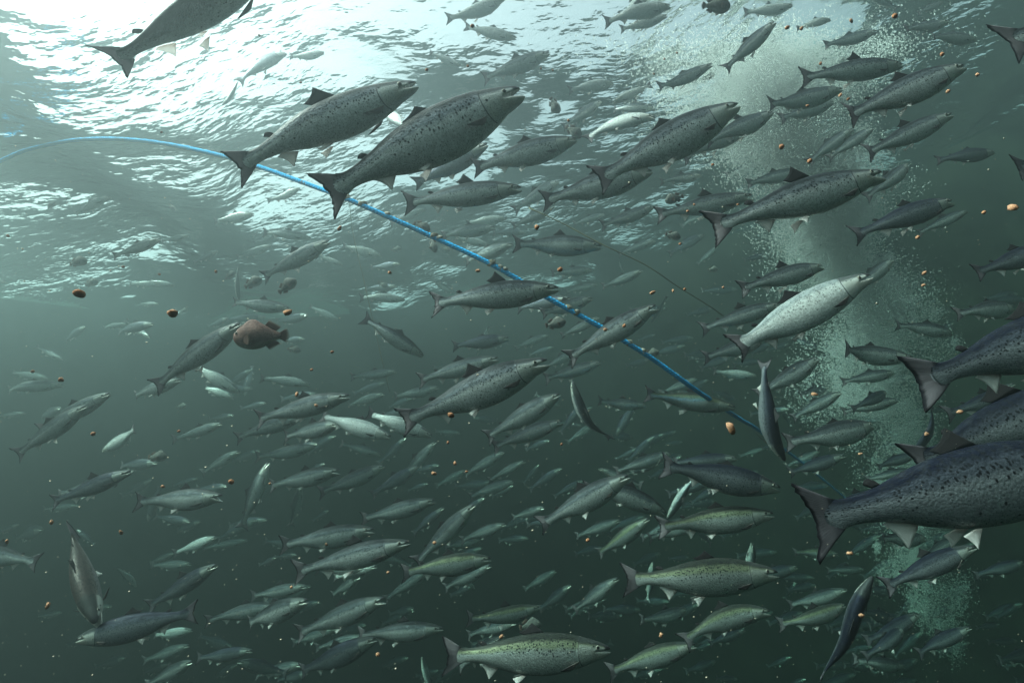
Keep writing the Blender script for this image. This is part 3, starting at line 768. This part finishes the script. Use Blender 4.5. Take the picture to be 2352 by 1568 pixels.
# the deep mass of the shoal, too many and too faint to count
def distant_shoal():
    r = np.random.default_rng(404)
    kinds = []
    for i in range(10):
        wp = Warp(float(r.normal(0, 0.35)), float(r.normal(0, 0.15)), float(r.normal(0, 0.08)))
        V, UV, F = body_mesh(False, 0.2, 0.86 + 0.2 * r.random())
        VV, UU, FF, FM = [wp(V)], [UV], list(F), [0] * len(F); n = len(V)
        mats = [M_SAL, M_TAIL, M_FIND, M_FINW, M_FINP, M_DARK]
        FM = [5] * len(F)  # dark skin colour stands in for the dimmer light on far fish
        for nm, mt, (fv, fu, ff) in fins(False, r):
            if nm in ('pectoral_fin', 'adipose_fin'): continue
            VV.append(wp(fv)); UU.append(fu); FF += [tuple(q + n for q in f) for f in ff]; FM += [mats.index(mt)] * len(ff); n += len(fv)
        kinds.append((np.concatenate(VV), np.concatenate(UU), FF, FM, wp.chord))
    AV, AU, AF, AM = [], [], [], []; n = 0; cnt = 0
    while cnt < 260:
        x, y = r.uniform(-40, 2390), r.uniform(330, 1590)
        if r.random() > np.clip((y - 380) / 620, 0.04, 1) ** 1.3 * (0.22 + 0.78 * min(1, x / 1500)): continue
        V, UU, FF, FM, ch = kinds[r.integers(10)]
        px = r.uniform(40, 92); a = RAD(r.normal(17, 13))
        if r.random() < 0.08: a += math.pi * r.uniform(0.6, 1.4)
        L = r.uniform(0.62, 0.80); mid = None
        for _ in range(16):
            mid, ex, ey, ez, dd = place_matrix(x - px / 2 * math.cos(a), y + px / 2 * math.sin(a), x + px / 2 * math.cos(a), y - px / 2 * math.sin(a), RAD(r.normal(0, 16)), 0.0, ch * L)
            if mid.z + 0.1 < SURF - 0.15 and inside(mid, 0.4): break
            L *= 0.93
        if mid.length < 7.5: continue
        R = np.array([ex, ey, ez]) * L
        AV.append(V @ R + np.array(mid)); AU.append(UU); AF += [tuple(q + n for q in f) for f in FF]; AM += FM; n += len(V); cnt += 1
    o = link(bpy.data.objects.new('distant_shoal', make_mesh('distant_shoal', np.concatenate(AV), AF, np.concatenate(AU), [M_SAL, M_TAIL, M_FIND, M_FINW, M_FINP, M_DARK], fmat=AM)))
    tag(o, 'mass of faint salmon far behind, fading into the dark green depth', 'shoal', kind='stuff')
distant_shoal()

# ------------------------------------------------------------------ lumpfish: stubby cleaner fish with a crest, warty ridges and a fan tail
M_LUMP = None
def lump_material(name, a, b, c):
    m = NT(name)
    tc = m.n('ShaderNodeTexCoord').outputs['Object']
    uv = m.n('ShaderNodeUVMap').outputs[0]
    sep = m.n('ShaderNodeSeparateXYZ'); m.l(uv, sep.inputs[0])
    n1 = m.noise(tc, 7, 4, 0.6); n2 = m.noise(tc, 40, 2, 0.6)
    col = m.mix(m.step(n1, 0.35, 0.65), a, b)
    col = m.mix(m.step(m.math('ADD', sep.outputs[1], m.math('MULTIPLY', n1, 0.3)), -0.55, -0.2, 1.0, 0.0), col, c)
    col = m.mix(m.step(n2, 0.55, 0.75, 0.0, 0.6), col, (0.02, 0.018, 0.018))
    bs = m.pr(Base_Color=col, Roughness=0.5, IOR=1.1)
    m.l(m.bump(n2, 0.5, 0.01), bs.inputs['Normal'])
    m.l(bs.outputs[0], m.out.inputs[0])
    return m.m
M_LUMPB = lump_material('lumpfish_skin_brown', (0.13, 0.075, 0.068), (0.21, 0.125, 0.11), (0.40, 0.36, 0.28))
M_LUMPG = lump_material('lumpfish_skin_grey', (0.09, 0.09, 0.085), (0.17, 0.17, 0.16), (0.34, 0.34, 0.31))
M_LFIN = fin_material('lumpfish_fin_membrane', (0.10, 0.06, 0.055), (0.12, 0.07, 0.06), (0.30, 0.22, 0.18), 0.75, 0.95, trans=0.35)

def lump_body(hi):
    ns, M = (26, 24) if hi else (12, 12)
    ss = np.linspace(0, 0.86, ns)
    LS = [0, .03, .10, .22, .36, .50, .64, .76, .86]
    LT = [.05, .10, .17, .25, .29, .25, .17, .10, .06]
    LB = [.05, .10, .17, .22, .24, .22, .15, .09, .06]
    LW = [.04, .09, .14, .18, .19, .17, .11, .05, .025]
    V, UV, F = [], [], []
    for s in ss:
        t, b, wd = (float(smooth_interp(s, LS, q)) for q in (LT, LB, LW))
        for j in range(M):
            a = 2 * math.pi * j / M
            ca, sa = math.cos(a), math.sin(a)
            x = a / (math.pi / 2); v = x if x <= 1 else (2 - x if x <= 3 else x - 4)
            ridge = 0.0
            for c in (0.62, 0.12, -0.45):
                ridge += math.exp(-((v - c) / 0.07) ** 2) * (0.6 + 0.4 * math.sin(s * 70))
            k = 1 + 0.10 * ridge * math.sin(math.pi * min(1, s / 0.86))
            z = (t * sa if sa > 0 else b * sa)
            if sa > 0.9: z += 0.05 * math.exp(-((s - 0.34) / 0.13) ** 2)
            V.append((s, wd * ca * k, z * k)); UV.append((s, v))
    for i in range(ns - 1):
        for j in range(M):
            j2 = (j + 1) % M
            F.append((i * M + j, i * M + j2, (i + 1) * M + j2, (i + 1) * M + j))
    F.append(tuple(range(M - 1, -1, -1))); F.append(tuple((ns - 1) * M + j for j in range(M)))
    return np.array(V), np.array(UV), F

def spiky(root, tip, n, th):
    """fan fin with free ray tips"""
    root = np.asarray(root, float); tip = np.asarray(tip, float)
    m = 2 * n + 1
    t = np.linspace(0, 1, m)
    g = lambda A: np.stack([np.interp(t, np.linspace(0, 1, len(A)), A[:, k]) for k in range(3)], -1)
    R, T = g(root), g(tip)
    for i in range(1, m, 2): T[i] = R[i] * 0.28 + T[i] * 0.72
    return fin_sheet(R, T, th, th * 0.4, 4)

def lumpfish(tx, ty, hx, hy, yaw=0.0, roll=0.0, tone='g', L=None, label=None, nick=None, upref=None):
    r = np.random.default_rng(int(tx * 7 + hy * 13))
    px = math.hypot(hx - tx, hy - ty)
    if L is None: L = 0.15 + 0.04 * r.random()
    for _ in range(20):
        mid, ex, ey, ez, d = place_matrix(tx, ty, hx, hy, RAD(yaw), RAD(roll), L)
        if mid.z + 0.1 < SURF - 0.12 and inside(mid): break
        L *= 0.93
    if upref is not None:
        u = (right * upref[0] + upv * upref[1] - fwd * upref[2]).normalized()
        ey = u.cross(ex).normalized(); ez = ex.cross(ey)
    mw = Matrix(((ex.x * L, ey.x * L, ez.x * L, mid.x), (ex.y * L, ey.y * L, ez.y * L, mid.y), (ex.z * L, ey.z * L, ez.z * L, mid.z), (0, 0, 0, 1)))
    hi = px > 60
    warp = Warp(r.normal(0, 0.3), 0, 0)
    skin = M_LUMPB if tone == 'b' else M_LUMPG
    V, UV, F = lump_body(hi)
    o = link(bpy.data.objects.new('lumpfish', make_mesh('lumpfish', warp(V), F, UV, [skin]))); o.matrix_world = mw
    n = 9 if hi else 5
    z = np.linspace(-1, 1, 9)
    parts = [('tail_fin', M_LFIN, spiky(np.stack([np.full(9, .83), 0 * z, .055 * z], -1), np.stack([1.03 - .05 * z**2, 0 * z, .15 * z], -1), n, .02))]
    q = np.linspace(0, 1, 7)
    parts.append(('dorsal_fin', M_LFIN, spiky(np.stack([.56 + .2 * q, 0 * q, .20 - .12 * q], -1), np.stack([.66 + .22 * q, 0 * q, .32 - .14 * q], -1), n, .018)))
    parts.append(('anal_fin', M_LFIN, spiky(np.stack([.58 + .18 * q, 0 * q, -.17 + .09 * q], -1), np.stack([.67 + .2 * q, 0 * q, -.27 + .11 * q], -1), n, .018)))
    for sd_ in (1, -1):
        parts.append(('pectoral_fin', M_LFIN, spiky(np.stack([.24 + .02 * q, sd_ * (.16 + 0 * q), -.02 - .12 * q], -1), np.stack([.40 + .03 * np.sin(q * 3), sd_ * (.26 + .02 * q), .02 - .22 * q], -1), n, .016)))
    for nm, mt, (fv, fu, ff) in parts:
        link(bpy.data.objects.new(nm, make_mesh(nm, warp(fv), ff, fu, [mt])), o)
    for sd_ in (1, -1):
        ev, eu, ef = eye_mesh(sd_)
        c = np.array([0.083, sd_ * 0.0345, 0.0185])
        ev = (ev - c) * 2.4 + np.array([0.115, sd_ * 0.141, 0.065])
        link(bpy.data.objects.new('eye', make_mesh('eye', warp(ev), ef, eu, [M_EYE])), o)
    tag(o, None, 'lumpfish', 'cleaner lumpfish among the salmon')
    SALMON.append(dict(o=o, x=(tx + hx) / 2, y=(ty + hy) / 2, dx=hx - tx, dy=hy - ty, px=px, d=d, tone=tone, label=label, nick=nick, kind='lumpfish', L=L))

lumpfish(663, 770, 538, 776, tone='b', L=0.19, yaw=-5, label='brown crested lumpfish with spiky fan tail meeting the snout of a salmon', nick='the brown lumpfish')
lumpfish(1612, 13, 1677, 16, tone='g', label='dark lumpfish just under the top edge in front of the bubble cloud', nick='the dark lumpfish at the top')
lumpfish(950, 512, 988, 528, tone='g', label='dark lumpfish touching the top of the blue rope', nick='the lumpfish on the rope')
lumpfish(990, 545, 1000, 580, tone='g', upref=(.8, 0, .5), label='black and white lumpfish hanging just under the blue rope', nick='the lumpfish under the rope')
for a, b, c, d_ in [(1613,182,1641,172),(1264,224,1284,260),(1300,290,1336,316),(160,607,200,598),(195,655,226,646),(562,660,602,640),(518,640,541,625),
                    (389,468,403,485),(110,480,127,465),(412,718,431,711),(898,574,922,571),(868,646,889,660),(1571,450,1528,462),(1528,537,1563,546),
                    (1252,748,1300,738),(405,936,428,930),(340,1050,384,1048),(1193,1441,1243,1432),(1480,815,1514,808),(1540,850,1562,872),(1015,568,1035,576),
                    (640,672,680,642),(1625,620,1650,618),(660,800,690,806)]:
    lumpfish(a, b, c, d_)

# ------------------------------------------------------------------ ropes
def tube(name, pts, rad, mat, sides=12, sub=14, twist=0.0):
    pts = np.array([tuple(p) for p in pts]); n = len(pts)
    t = np.arange(n); tt = np.linspace(0, n - 1, (n - 1) * sub + 1)
    C = np.stack([smooth_interp(tt, t, pts[:, k]) for k in range(3)], -1)
    D = np.gradient(C, axis=0); D /= np.linalg.norm(D, axis=1, keepdims=True)
    seg = np.concatenate([[0], np.cumsum(np.linalg.norm(np.diff(C, axis=0), axis=1))])
    V, UV, F = [], [], []
    e = np.cross(D[0], [0, 0, 1.0]); e /= np.linalg.norm(e)
    for i in range(len(C)):
        e = e - D[i] * e.dot(D[i]); e /= np.linalg.norm(e); f = np.cross(D[i], e)
        for j in range(sides):
            a = 2 * math.pi * j / sides
            rr = rad * (1 + 0.05 * math.sin(3 * a + seg[i] * twist))
            V.append(C[i] + e * (rr * math.cos(a)) + f * (rr * math.sin(a))); UV.append((seg[i], j / sides))
    for i in range(len(C) - 1):
        for j in range(sides):
            j2 = (j + 1) % sides
            F.append((i * sides + j, i * sides + j2, (i + 1) * sides + j2, (i + 1) * sides + j))
    F.append(tuple(range(sides - 1, -1, -1))); F.append(tuple((len(C) - 1) * sides + j for j in range(sides)))
    return make_mesh(name, V, F, UV, [mat]), C

def rope_material():
    m = NT('blue_rope_fibre')
    uv = m.n('ShaderNodeUVMap').outputs[0]
    tc = m.n('ShaderNodeTexCoord').outputs['Object']
    sep = m.n('ShaderNodeSeparateXYZ'); m.l(uv, sep.inputs[0])
    tw = m.math('SINE', m.math('ADD', m.math('MULTIPLY', sep.outputs[0], 260.0), m.math('MULTIPLY', sep.outputs[1], 18.85)))
    n1 = m.noise(tc, 3.0, 4, 0.65)
    col = m.mix(m.step(n1, 0.56, 0.68), (0.01, 0.48, 1.0), (0.06, 0.42, 0.75))
    col = m.mix(m.step(m.noise(tc, 9, 4, 0.7), 0.62, 0.72), col, (0.22, 0.17, 0.12))
    col = m.mix(m.step(tw, 0.2, 1.0, 0.0, 0.35), col, (0.0, 0.30, 0.75))
    b = m.pr(Base_Color=col, Roughness=0.6, IOR=1.12)
    m.l(m.bump(tw, 0.5, 0.004), b.inputs['Normal'])
    m.l(b.outputs[0], m.out.inputs[0])
    return m.m
RP = [(-60,395,4.9),(0,370,4.8),(60,345,4.7),(150,325,4.5),(230,319,4.35),(310,322,4.2),(400,334,4.05),(505,357,3.85),(600,385,3.7),(725,430,3.5),(800,458,3.4),(985,540,3.35),
      (1140,613,3.3),(1260,685,3.3),(1390,757,3.3),(1500,825,3.35),(1605,900,3.5),(1700,962,4.4),(1755,997,5.2),(1890,1100,7.4),(1990,1185,9.2)]
def under(x, y, dd):
    while unproj(x, y, dd).z > SURF - 0.16: dd *= 0.985
    return unproj(x, y, dd)
me, RC = tube('blue_rope', [under(*p) for p in RP], 0.0165, rope_material(), twist=60)
rope = link(bpy.data.objects.new('blue_rope', me))
tag(rope, 'long blue rope slanting down from the surface at left to the bubble plume', 'rope')
M_FOUL = plain('marine_growth', (0.42, 0.38, 0.34), 0.9, nscale=40, col2=(0.16, 0.13, 0.08), bump=0.6)
def blob(r, n=2, amp=1.0):
    import bmesh
    bm = bmesh.new(); bmesh.ops.create_icosphere(bm, subdivisions=n, radius=1.0)
    V = np.array([v.co[:] for v in bm.verts]); F = [tuple(v.index for v in f.verts) for f in bm.faces]
    bm.free()
    ph = r.random(9) * 6.28
    k = 1 + amp * (0.22 * np.sin(3.1 * V[:, 0] + ph[0]) * np.sin(2.7 * V[:, 1] + ph[1]) + 0.15 * np.sin(5 * V[:, 2] + ph[2]) + 0.10 * np.sin(8 * V[:, 0] + 6 * V[:, 2] + ph[3]))
    return V * k[:, None], F
r = np.random.default_rng(3)
proj = np.array([[(Vector(c).dot(right)) / Vector(c).dot(fwd) * FOC + 1176, 784 - Vector(c).dot(upv) / Vector(c).dot(fwd) * FOC] for c in RC])
for fx in (803, 828, 885, 1000, 1008, 1130, 1148, 1160, 1310, 1325, 1446, 1478):
    i = int(np.argmin(abs(proj[:, 0] - fx)))
    V, F = blob(r)
    sc_ = np.array([0.020 + 0.014 * r.random(), 0.014 + 0.008 * r.random(), 0.014 + 0.008 * r.random()])
    V = V * sc_ + RC[i] + np.array([0, -0.004, 0.012])
    link(bpy.data.objects.new('marine_growth', make_mesh('marine_growth', V, F, mats=[M_FOUL])), rope)
M_LINE = plain('weathered_line', (0.20, 0.17, 0.07), 0.9, nscale=6, col2=(0.10, 0.09, 0.05))
for pts, lab in (([(1215,478,5.2),(1290,512,5.1),(1380,560,5.0),(1480,607,5.0),(1560,660,5.1),(1640,710,5.3),(1720,770,5.6)], 'thin olive line slanting down right of the level salmon above the rope'),
                 ([(800,440,7.0),(812,540,7.0),(835,640,7.0),(862,760,7.0),(895,900,7.1)], 'faint thin line hanging nearly straight down left of the diving salmon')):
    me, _ = tube('thin_line', [unproj(*p) for p in pts], 0.0055, M_LINE, sides=6, sub=6)
    tag(link(bpy.data.objects.new('thin_line', me)), lab, 'line', 'thin lines hanging in the pen')

# ------------------------------------------------------------------ feed pellets sinking through the water
M_PEL = plain('feed_pellet', (0.42, 0.20, 0.11), 0.8, nscale=60, col2=(0.26, 0.11, 0.06), bump=0.5)
M_PELL = plain('feed_crumb', (0.46, 0.25, 0.16), 0.8, nscale=60, col2=(0.34, 0.16, 0.09), bump=0.5)
PEL = [(182,674,22,'b'),(396,719,20,'l'),(660,718,15,'l'),(283,613,7,'b'),(366,630,6,'b'),(1287,619,12,'b'),(1036,953,15,'b'),(1679,983,19,'l'),(1434,748,9,'b'),(1391,757,9,'l'),
       (1795,337,13,'b'),(1860,370,11,'b'),(1808,64,10,'b'),(2055,37,12,'b'),(2164,125,10,'b'),(1085,60,10,'b'),(981,161,8,'b'),(1075,152,7,'b'),(596,82,6,'b'),(371,304,6,'b'),
       (363,49,6,'b'),(691,190,6,'b'),(2326,477,19,'l'),(2260,488,9,'b'),(763,808,8,'b'),(716,849,7,'b'),(682,905,9,'l'),(726,931,8,'l'),(75,853,8,'b'),(140,872,12,'l'),
       (214,996,10,'b'),(531,1106,12,'b'),(411,990,7,'b'),(374,1117,8,'l'),(278,1222,9,'l'),(110,1389,10,'l'),(998,1246,8,'l'),(1350,1240,9,'b'),(868,1502,10,'l'),(895,626,9,'l'),
       (1498,672,9,'l'),(1573,664,7,'b'),(1546,668,6,'l'),(1562,560,7,'b'),(1580,485,6,'b'),(1595,470,6,'b'),(780,525,10,'l'),(496,624,7,'l'),(1233,522,12,'l'),(1098,622,9,'l'),
       (2123,627,9,'l'),(2121,655,8,'l'),(2108,545,9,'l'),(2205,946,11,'l'),(2128,996,9,'l'),(1976,1042,7,'l'),(997,1087,9,'l'),(1072,1083,7,'b'),(1045,1064,8,'l'),(1029,1016,7,'b'),
       (750,1250,7,'l'),(891,1314,7,'l'),(669,1348,8,'l'),(1152,1461,9,'l'),(1518,1458,9,'l'),(1952,1270,9,'l'),(1979,1413,11,'l'),(1290,1020,7,'b'),(1661,660,6,'l'),(1885,146,8,'b'),
       (1855,243,7,'b'),(1930,219,8,'l'),(1948,228,7,'b'),(1841,66,8,'b'),(1955,48,7,'l'),(2245,172,9,'l'),(16,1243,8,'l'),(118,1199,9,'l'),(620,1110,6,'l'),(1306,277,7,'b'),
       (1637,378,7,'b'),(1270,162,5,'b'),(1243,158,5,'b'),(1526,136,5,'b'),(1555,122,5,'b'),(1502,170,5,'b'),(18,542,7,'b'),(2178,210,9,'l'),(1870,905,9,'l'),(1695,470,6,'b')]
r = np.random.default_rng(21)
for x, y, sz, tn in PEL:
    R = 0.0055
    d = 2 * R * 1.15 * FOC / sz
    while (unproj(x, y, d)).z > SURF - 0.1: d *= 0.9; R *= 0.9
    V, F = blob(r, 2, 0.35 if tn == 'b' else 0.8)
    V = V * np.array([1.0, 1.0, 1.25 if tn == 'b' else 1.0 + 0.9 * r.random()]) * R
    a = r.random() * 6.28; b = r.random() * 3.0
    rot = np.array(Matrix.Rotation(a, 3, 'X') @ Matrix.Rotation(b, 3, 'Y'))
    o = link(bpy.data.objects.new('feed_pellet', make_mesh('feed_pellet', V @ rot.T, F, mats=[M_PEL if tn == 'b' else M_PELL])))
    o.location = unproj(x, y, d)
    tag(o, None, 'feed pellet', 'feed pellets sinking through the pen')
    SALMON.append(dict(o=o, x=x, y=y, dx=0, dy=0, px=sz, d=d, tone=tn, label=None, nick=None, kind='pellet', L=R))

# ------------------------------------------------------------------ bubble plume and drifting specks
TET_V = np.array([(1, 1, 1), (-1, -1, 1), (-1, 1, -1), (1, -1, -1)], float) * 0.75
TET_F = np.array([(0, 2, 1), (0, 1, 3), (0, 3, 2), (1, 2, 3)])
def swarm(name, C, R, mat, squash=None):
    n = len(C)
    V = (C[:, None, :] + TET_V[None] * R[:, None, None] * (1 if squash is None else squash[:, None, :])).reshape(-1, 3)
    F = (np.arange(n)[:, None, None] * 4 + TET_F[None]).reshape(-1, 3)
    me = bpy.data.meshes.new(name)
    me.vertices.add(len(V)); me.vertices.foreach_set('co', V.astype(np.float32).ravel())
    me.loops.add(F.size); me.loops.foreach_set('vertex_index', F.astype(np.int32).ravel())
    me.polygons.add(len(F)); me.polygons.foreach_set('loop_start', np.arange(0, F.size, 3, dtype=np.int32))
    me.polygons.foreach_set('use_smooth', np.ones(len(F), dtype=bool))
    me.materials.append(mat); me.update(calc_edges=True); me.validate()
    return link(bpy.data.objects.new(name, me))
M_BUB = NT('air_bubble')
b = M_BUB.pr(Base_Color=(0.86, 0.90, 0.90), Roughness=0.12)
tb = M_BUB.n('ShaderNodeBsdfTranslucent'); tb.inputs[0].default_value = (0.92, 0.95, 0.95, 1)
mb = M_BUB.n('ShaderNodeMixShader'); mb.inputs[0].default_value = 0.75
M_BUB.l(b.outputs[0], mb.inputs[1]); M_BUB.l(tb.outputs[0], mb.inputs[2])
tp = M_BUB.n('ShaderNodeBsdfTransparent'); m2 = M_BUB.n('ShaderNodeMixShader'); m2.inputs[0].default_value = 0.42
M_BUB.l(mb.outputs[0], m2.inputs[1]); M_BUB.l(tp.outputs[0], m2.inputs[2])
M_BUB.l(m2.outputs[0], M_BUB.out.inputs[0]); M_BUB = M_BUB.m
PX = [(2165,1500,50,7.6),(2140,1400,62,7.4),(2110,1250,66,7.2),(2085,1120,74,7.0),(2045,980,100,6.8),(2010,860,120,6.7),(1985,740,125,6.6),(1950,620,125,6.5),(1910,510,125,6.4),
      (1865,410,130,6.3),(1815,310,140,6.2),(1760,215,165,6.1),(1700,130,250,6.0),(1640,50,340,6.0),(1580,-30,430,6.0)]
px_ = np.array(PX, float)
r = np.random.default_rng(8)
NC, NB = 1100, 330000
tc_ = r.random(NC) ** 0.62 * (len(PX) - 1)
it = np.arange(len(PX))
ox = r.normal(0, 0.40, NC) + 0.22 * np.sin(tc_ * 2.3)
oy = r.normal(0, 0.5, NC); wt = r.random(NC) ** 2 + 0.12; sg = 0.05 + 0.22 * r.random(NC)
ci = r.choice(NC, NB, p=wt / wt.sum())
cx, cyy, wd, dp = (np.interp(tc_[ci], it, px_[:, k]) for k in range(4))
X = cx + (ox[ci] + r.normal(0, 1, NB) * sg[ci]) * wd * 1.25
Y = cyy + oy[ci] * 60 + r.normal(0, 1, NB) * sg[ci] * 150
D = dp + r.normal(0, 0.35, NB)
C = np.stack([np.array(right)[k] * ((X - 1176) / FOC * D) + np.array(upv)[k] * ((784 - Y) / FOC * D) + np.array(fwd)[k] * D for k in range(3)], -1)
keep = C[:, 2] < SURF - 0.08
C = C[keep]; R = (0.0042 + 0.0095 * r.random(len(C)) ** 4)
o = swarm('bubbles', C, R, M_BUB)
tag(o, 'pale plume of air bubbles rising at right towards the surface', 'bubbles', kind='stuff')
# drifting specks of plankton and crumbs
r = np.random.default_rng(9)
NS = 1900
D = 0.5 + 4.5 * r.random(NS) ** 1.2
X = r.uniform(-50, 2400, NS); Y = 250 + 1350 * r.random(NS) ** 0.8
C = np.stack([np.array(right)[k] * ((X - 1176) / FOC * D) + np.array(upv)[k] * ((784 - Y) / FOC * D) + np.array(fwd)[k] * D for k in range(3)], -1)
R = (0.0005 + 0.0009 * r.random(NS) ** 2) * (0.6 + 0.4 * D)
sq = 0.6 + 0.9 * r.random((NS, 3))
o = swarm('drifting_specks', C[C[:, 2] < SURF - 0.1], R[C[:, 2] < SURF - 0.1], plain('plankton_speck', (0.55, 0.48, 0.38), 0.7), sq[C[:, 2] < SURF - 0.1])
tag(o, 'tiny pale specks drifting through all of the water', 'specks', kind='stuff')

# ------------------------------------------------------------------ labels for whatever has none yet, from its look and its neighbours
LAND = [q for q in SALMON if q['nick']]
used = set(q['label'] for q in SALMON if q['label'])
def way(dx, dy):
    a = math.degrees(math.atan2(-dy, dx)) % 360
    return ['heading right', 'climbing right', 'climbing steeply', 'climbing left', 'heading left', 'diving left', 'diving steeply', 'diving right'][int(((a + 22.5) % 360) // 45)]
def side(dx, dy):
    a = math.degrees(math.atan2(-dy, dx)) % 360
    return ['right of', 'above right of', 'above', 'above left of', 'left of', 'below left of', 'below', 'below right of'][int(((a + 22.5) % 360) // 45)]
for q in sorted(SALMON, key=lambda q: -q['px']):
    if q['label']: continue
    opts = sorted(((math.hypot(q['x'] - k['x'], q['y'] - k['y']), k) for k in LAND), key=lambda z: z[0])
    if q['kind'] == 'pellet':
        look = ('brown' if q['tone'] == 'b' else 'pale orange') + ' feed pellet'
        if q['px'] > 14: look = 'large ' + look
        elif q['px'] < 7: look = 'tiny ' + look
    elif q['kind'] == 'lumpfish': look = 'small dark lumpfish' if q['px'] > 30 else 'tiny faint lumpfish'
    else:
        sz = 'medium' if q['px'] > 150 else 'small' if q['px'] > 95 else 'tiny'
        hz = 'dark' if q['tone'] == 'd' else 'pale' if q['tone'] == 'w' else 'faint' if q['d'] > 6 else 'hazy' if q['d'] > 4.5 else 'grey'
        look = '%s %s salmon %s' % (sz, hz, way(q['dx'], q['dy']))
    lab = None
    for dist, k in opts[:14]:
        lab = '%s %s %s' % (look, side(q['x'] - k['x'], q['y'] - k['y']), k['nick'])
        if lab not in used and len(lab.split()) <= 16: break
    used.add(lab); q['label'] = lab
for q in SALMON: q['o']['label'] = q['label']
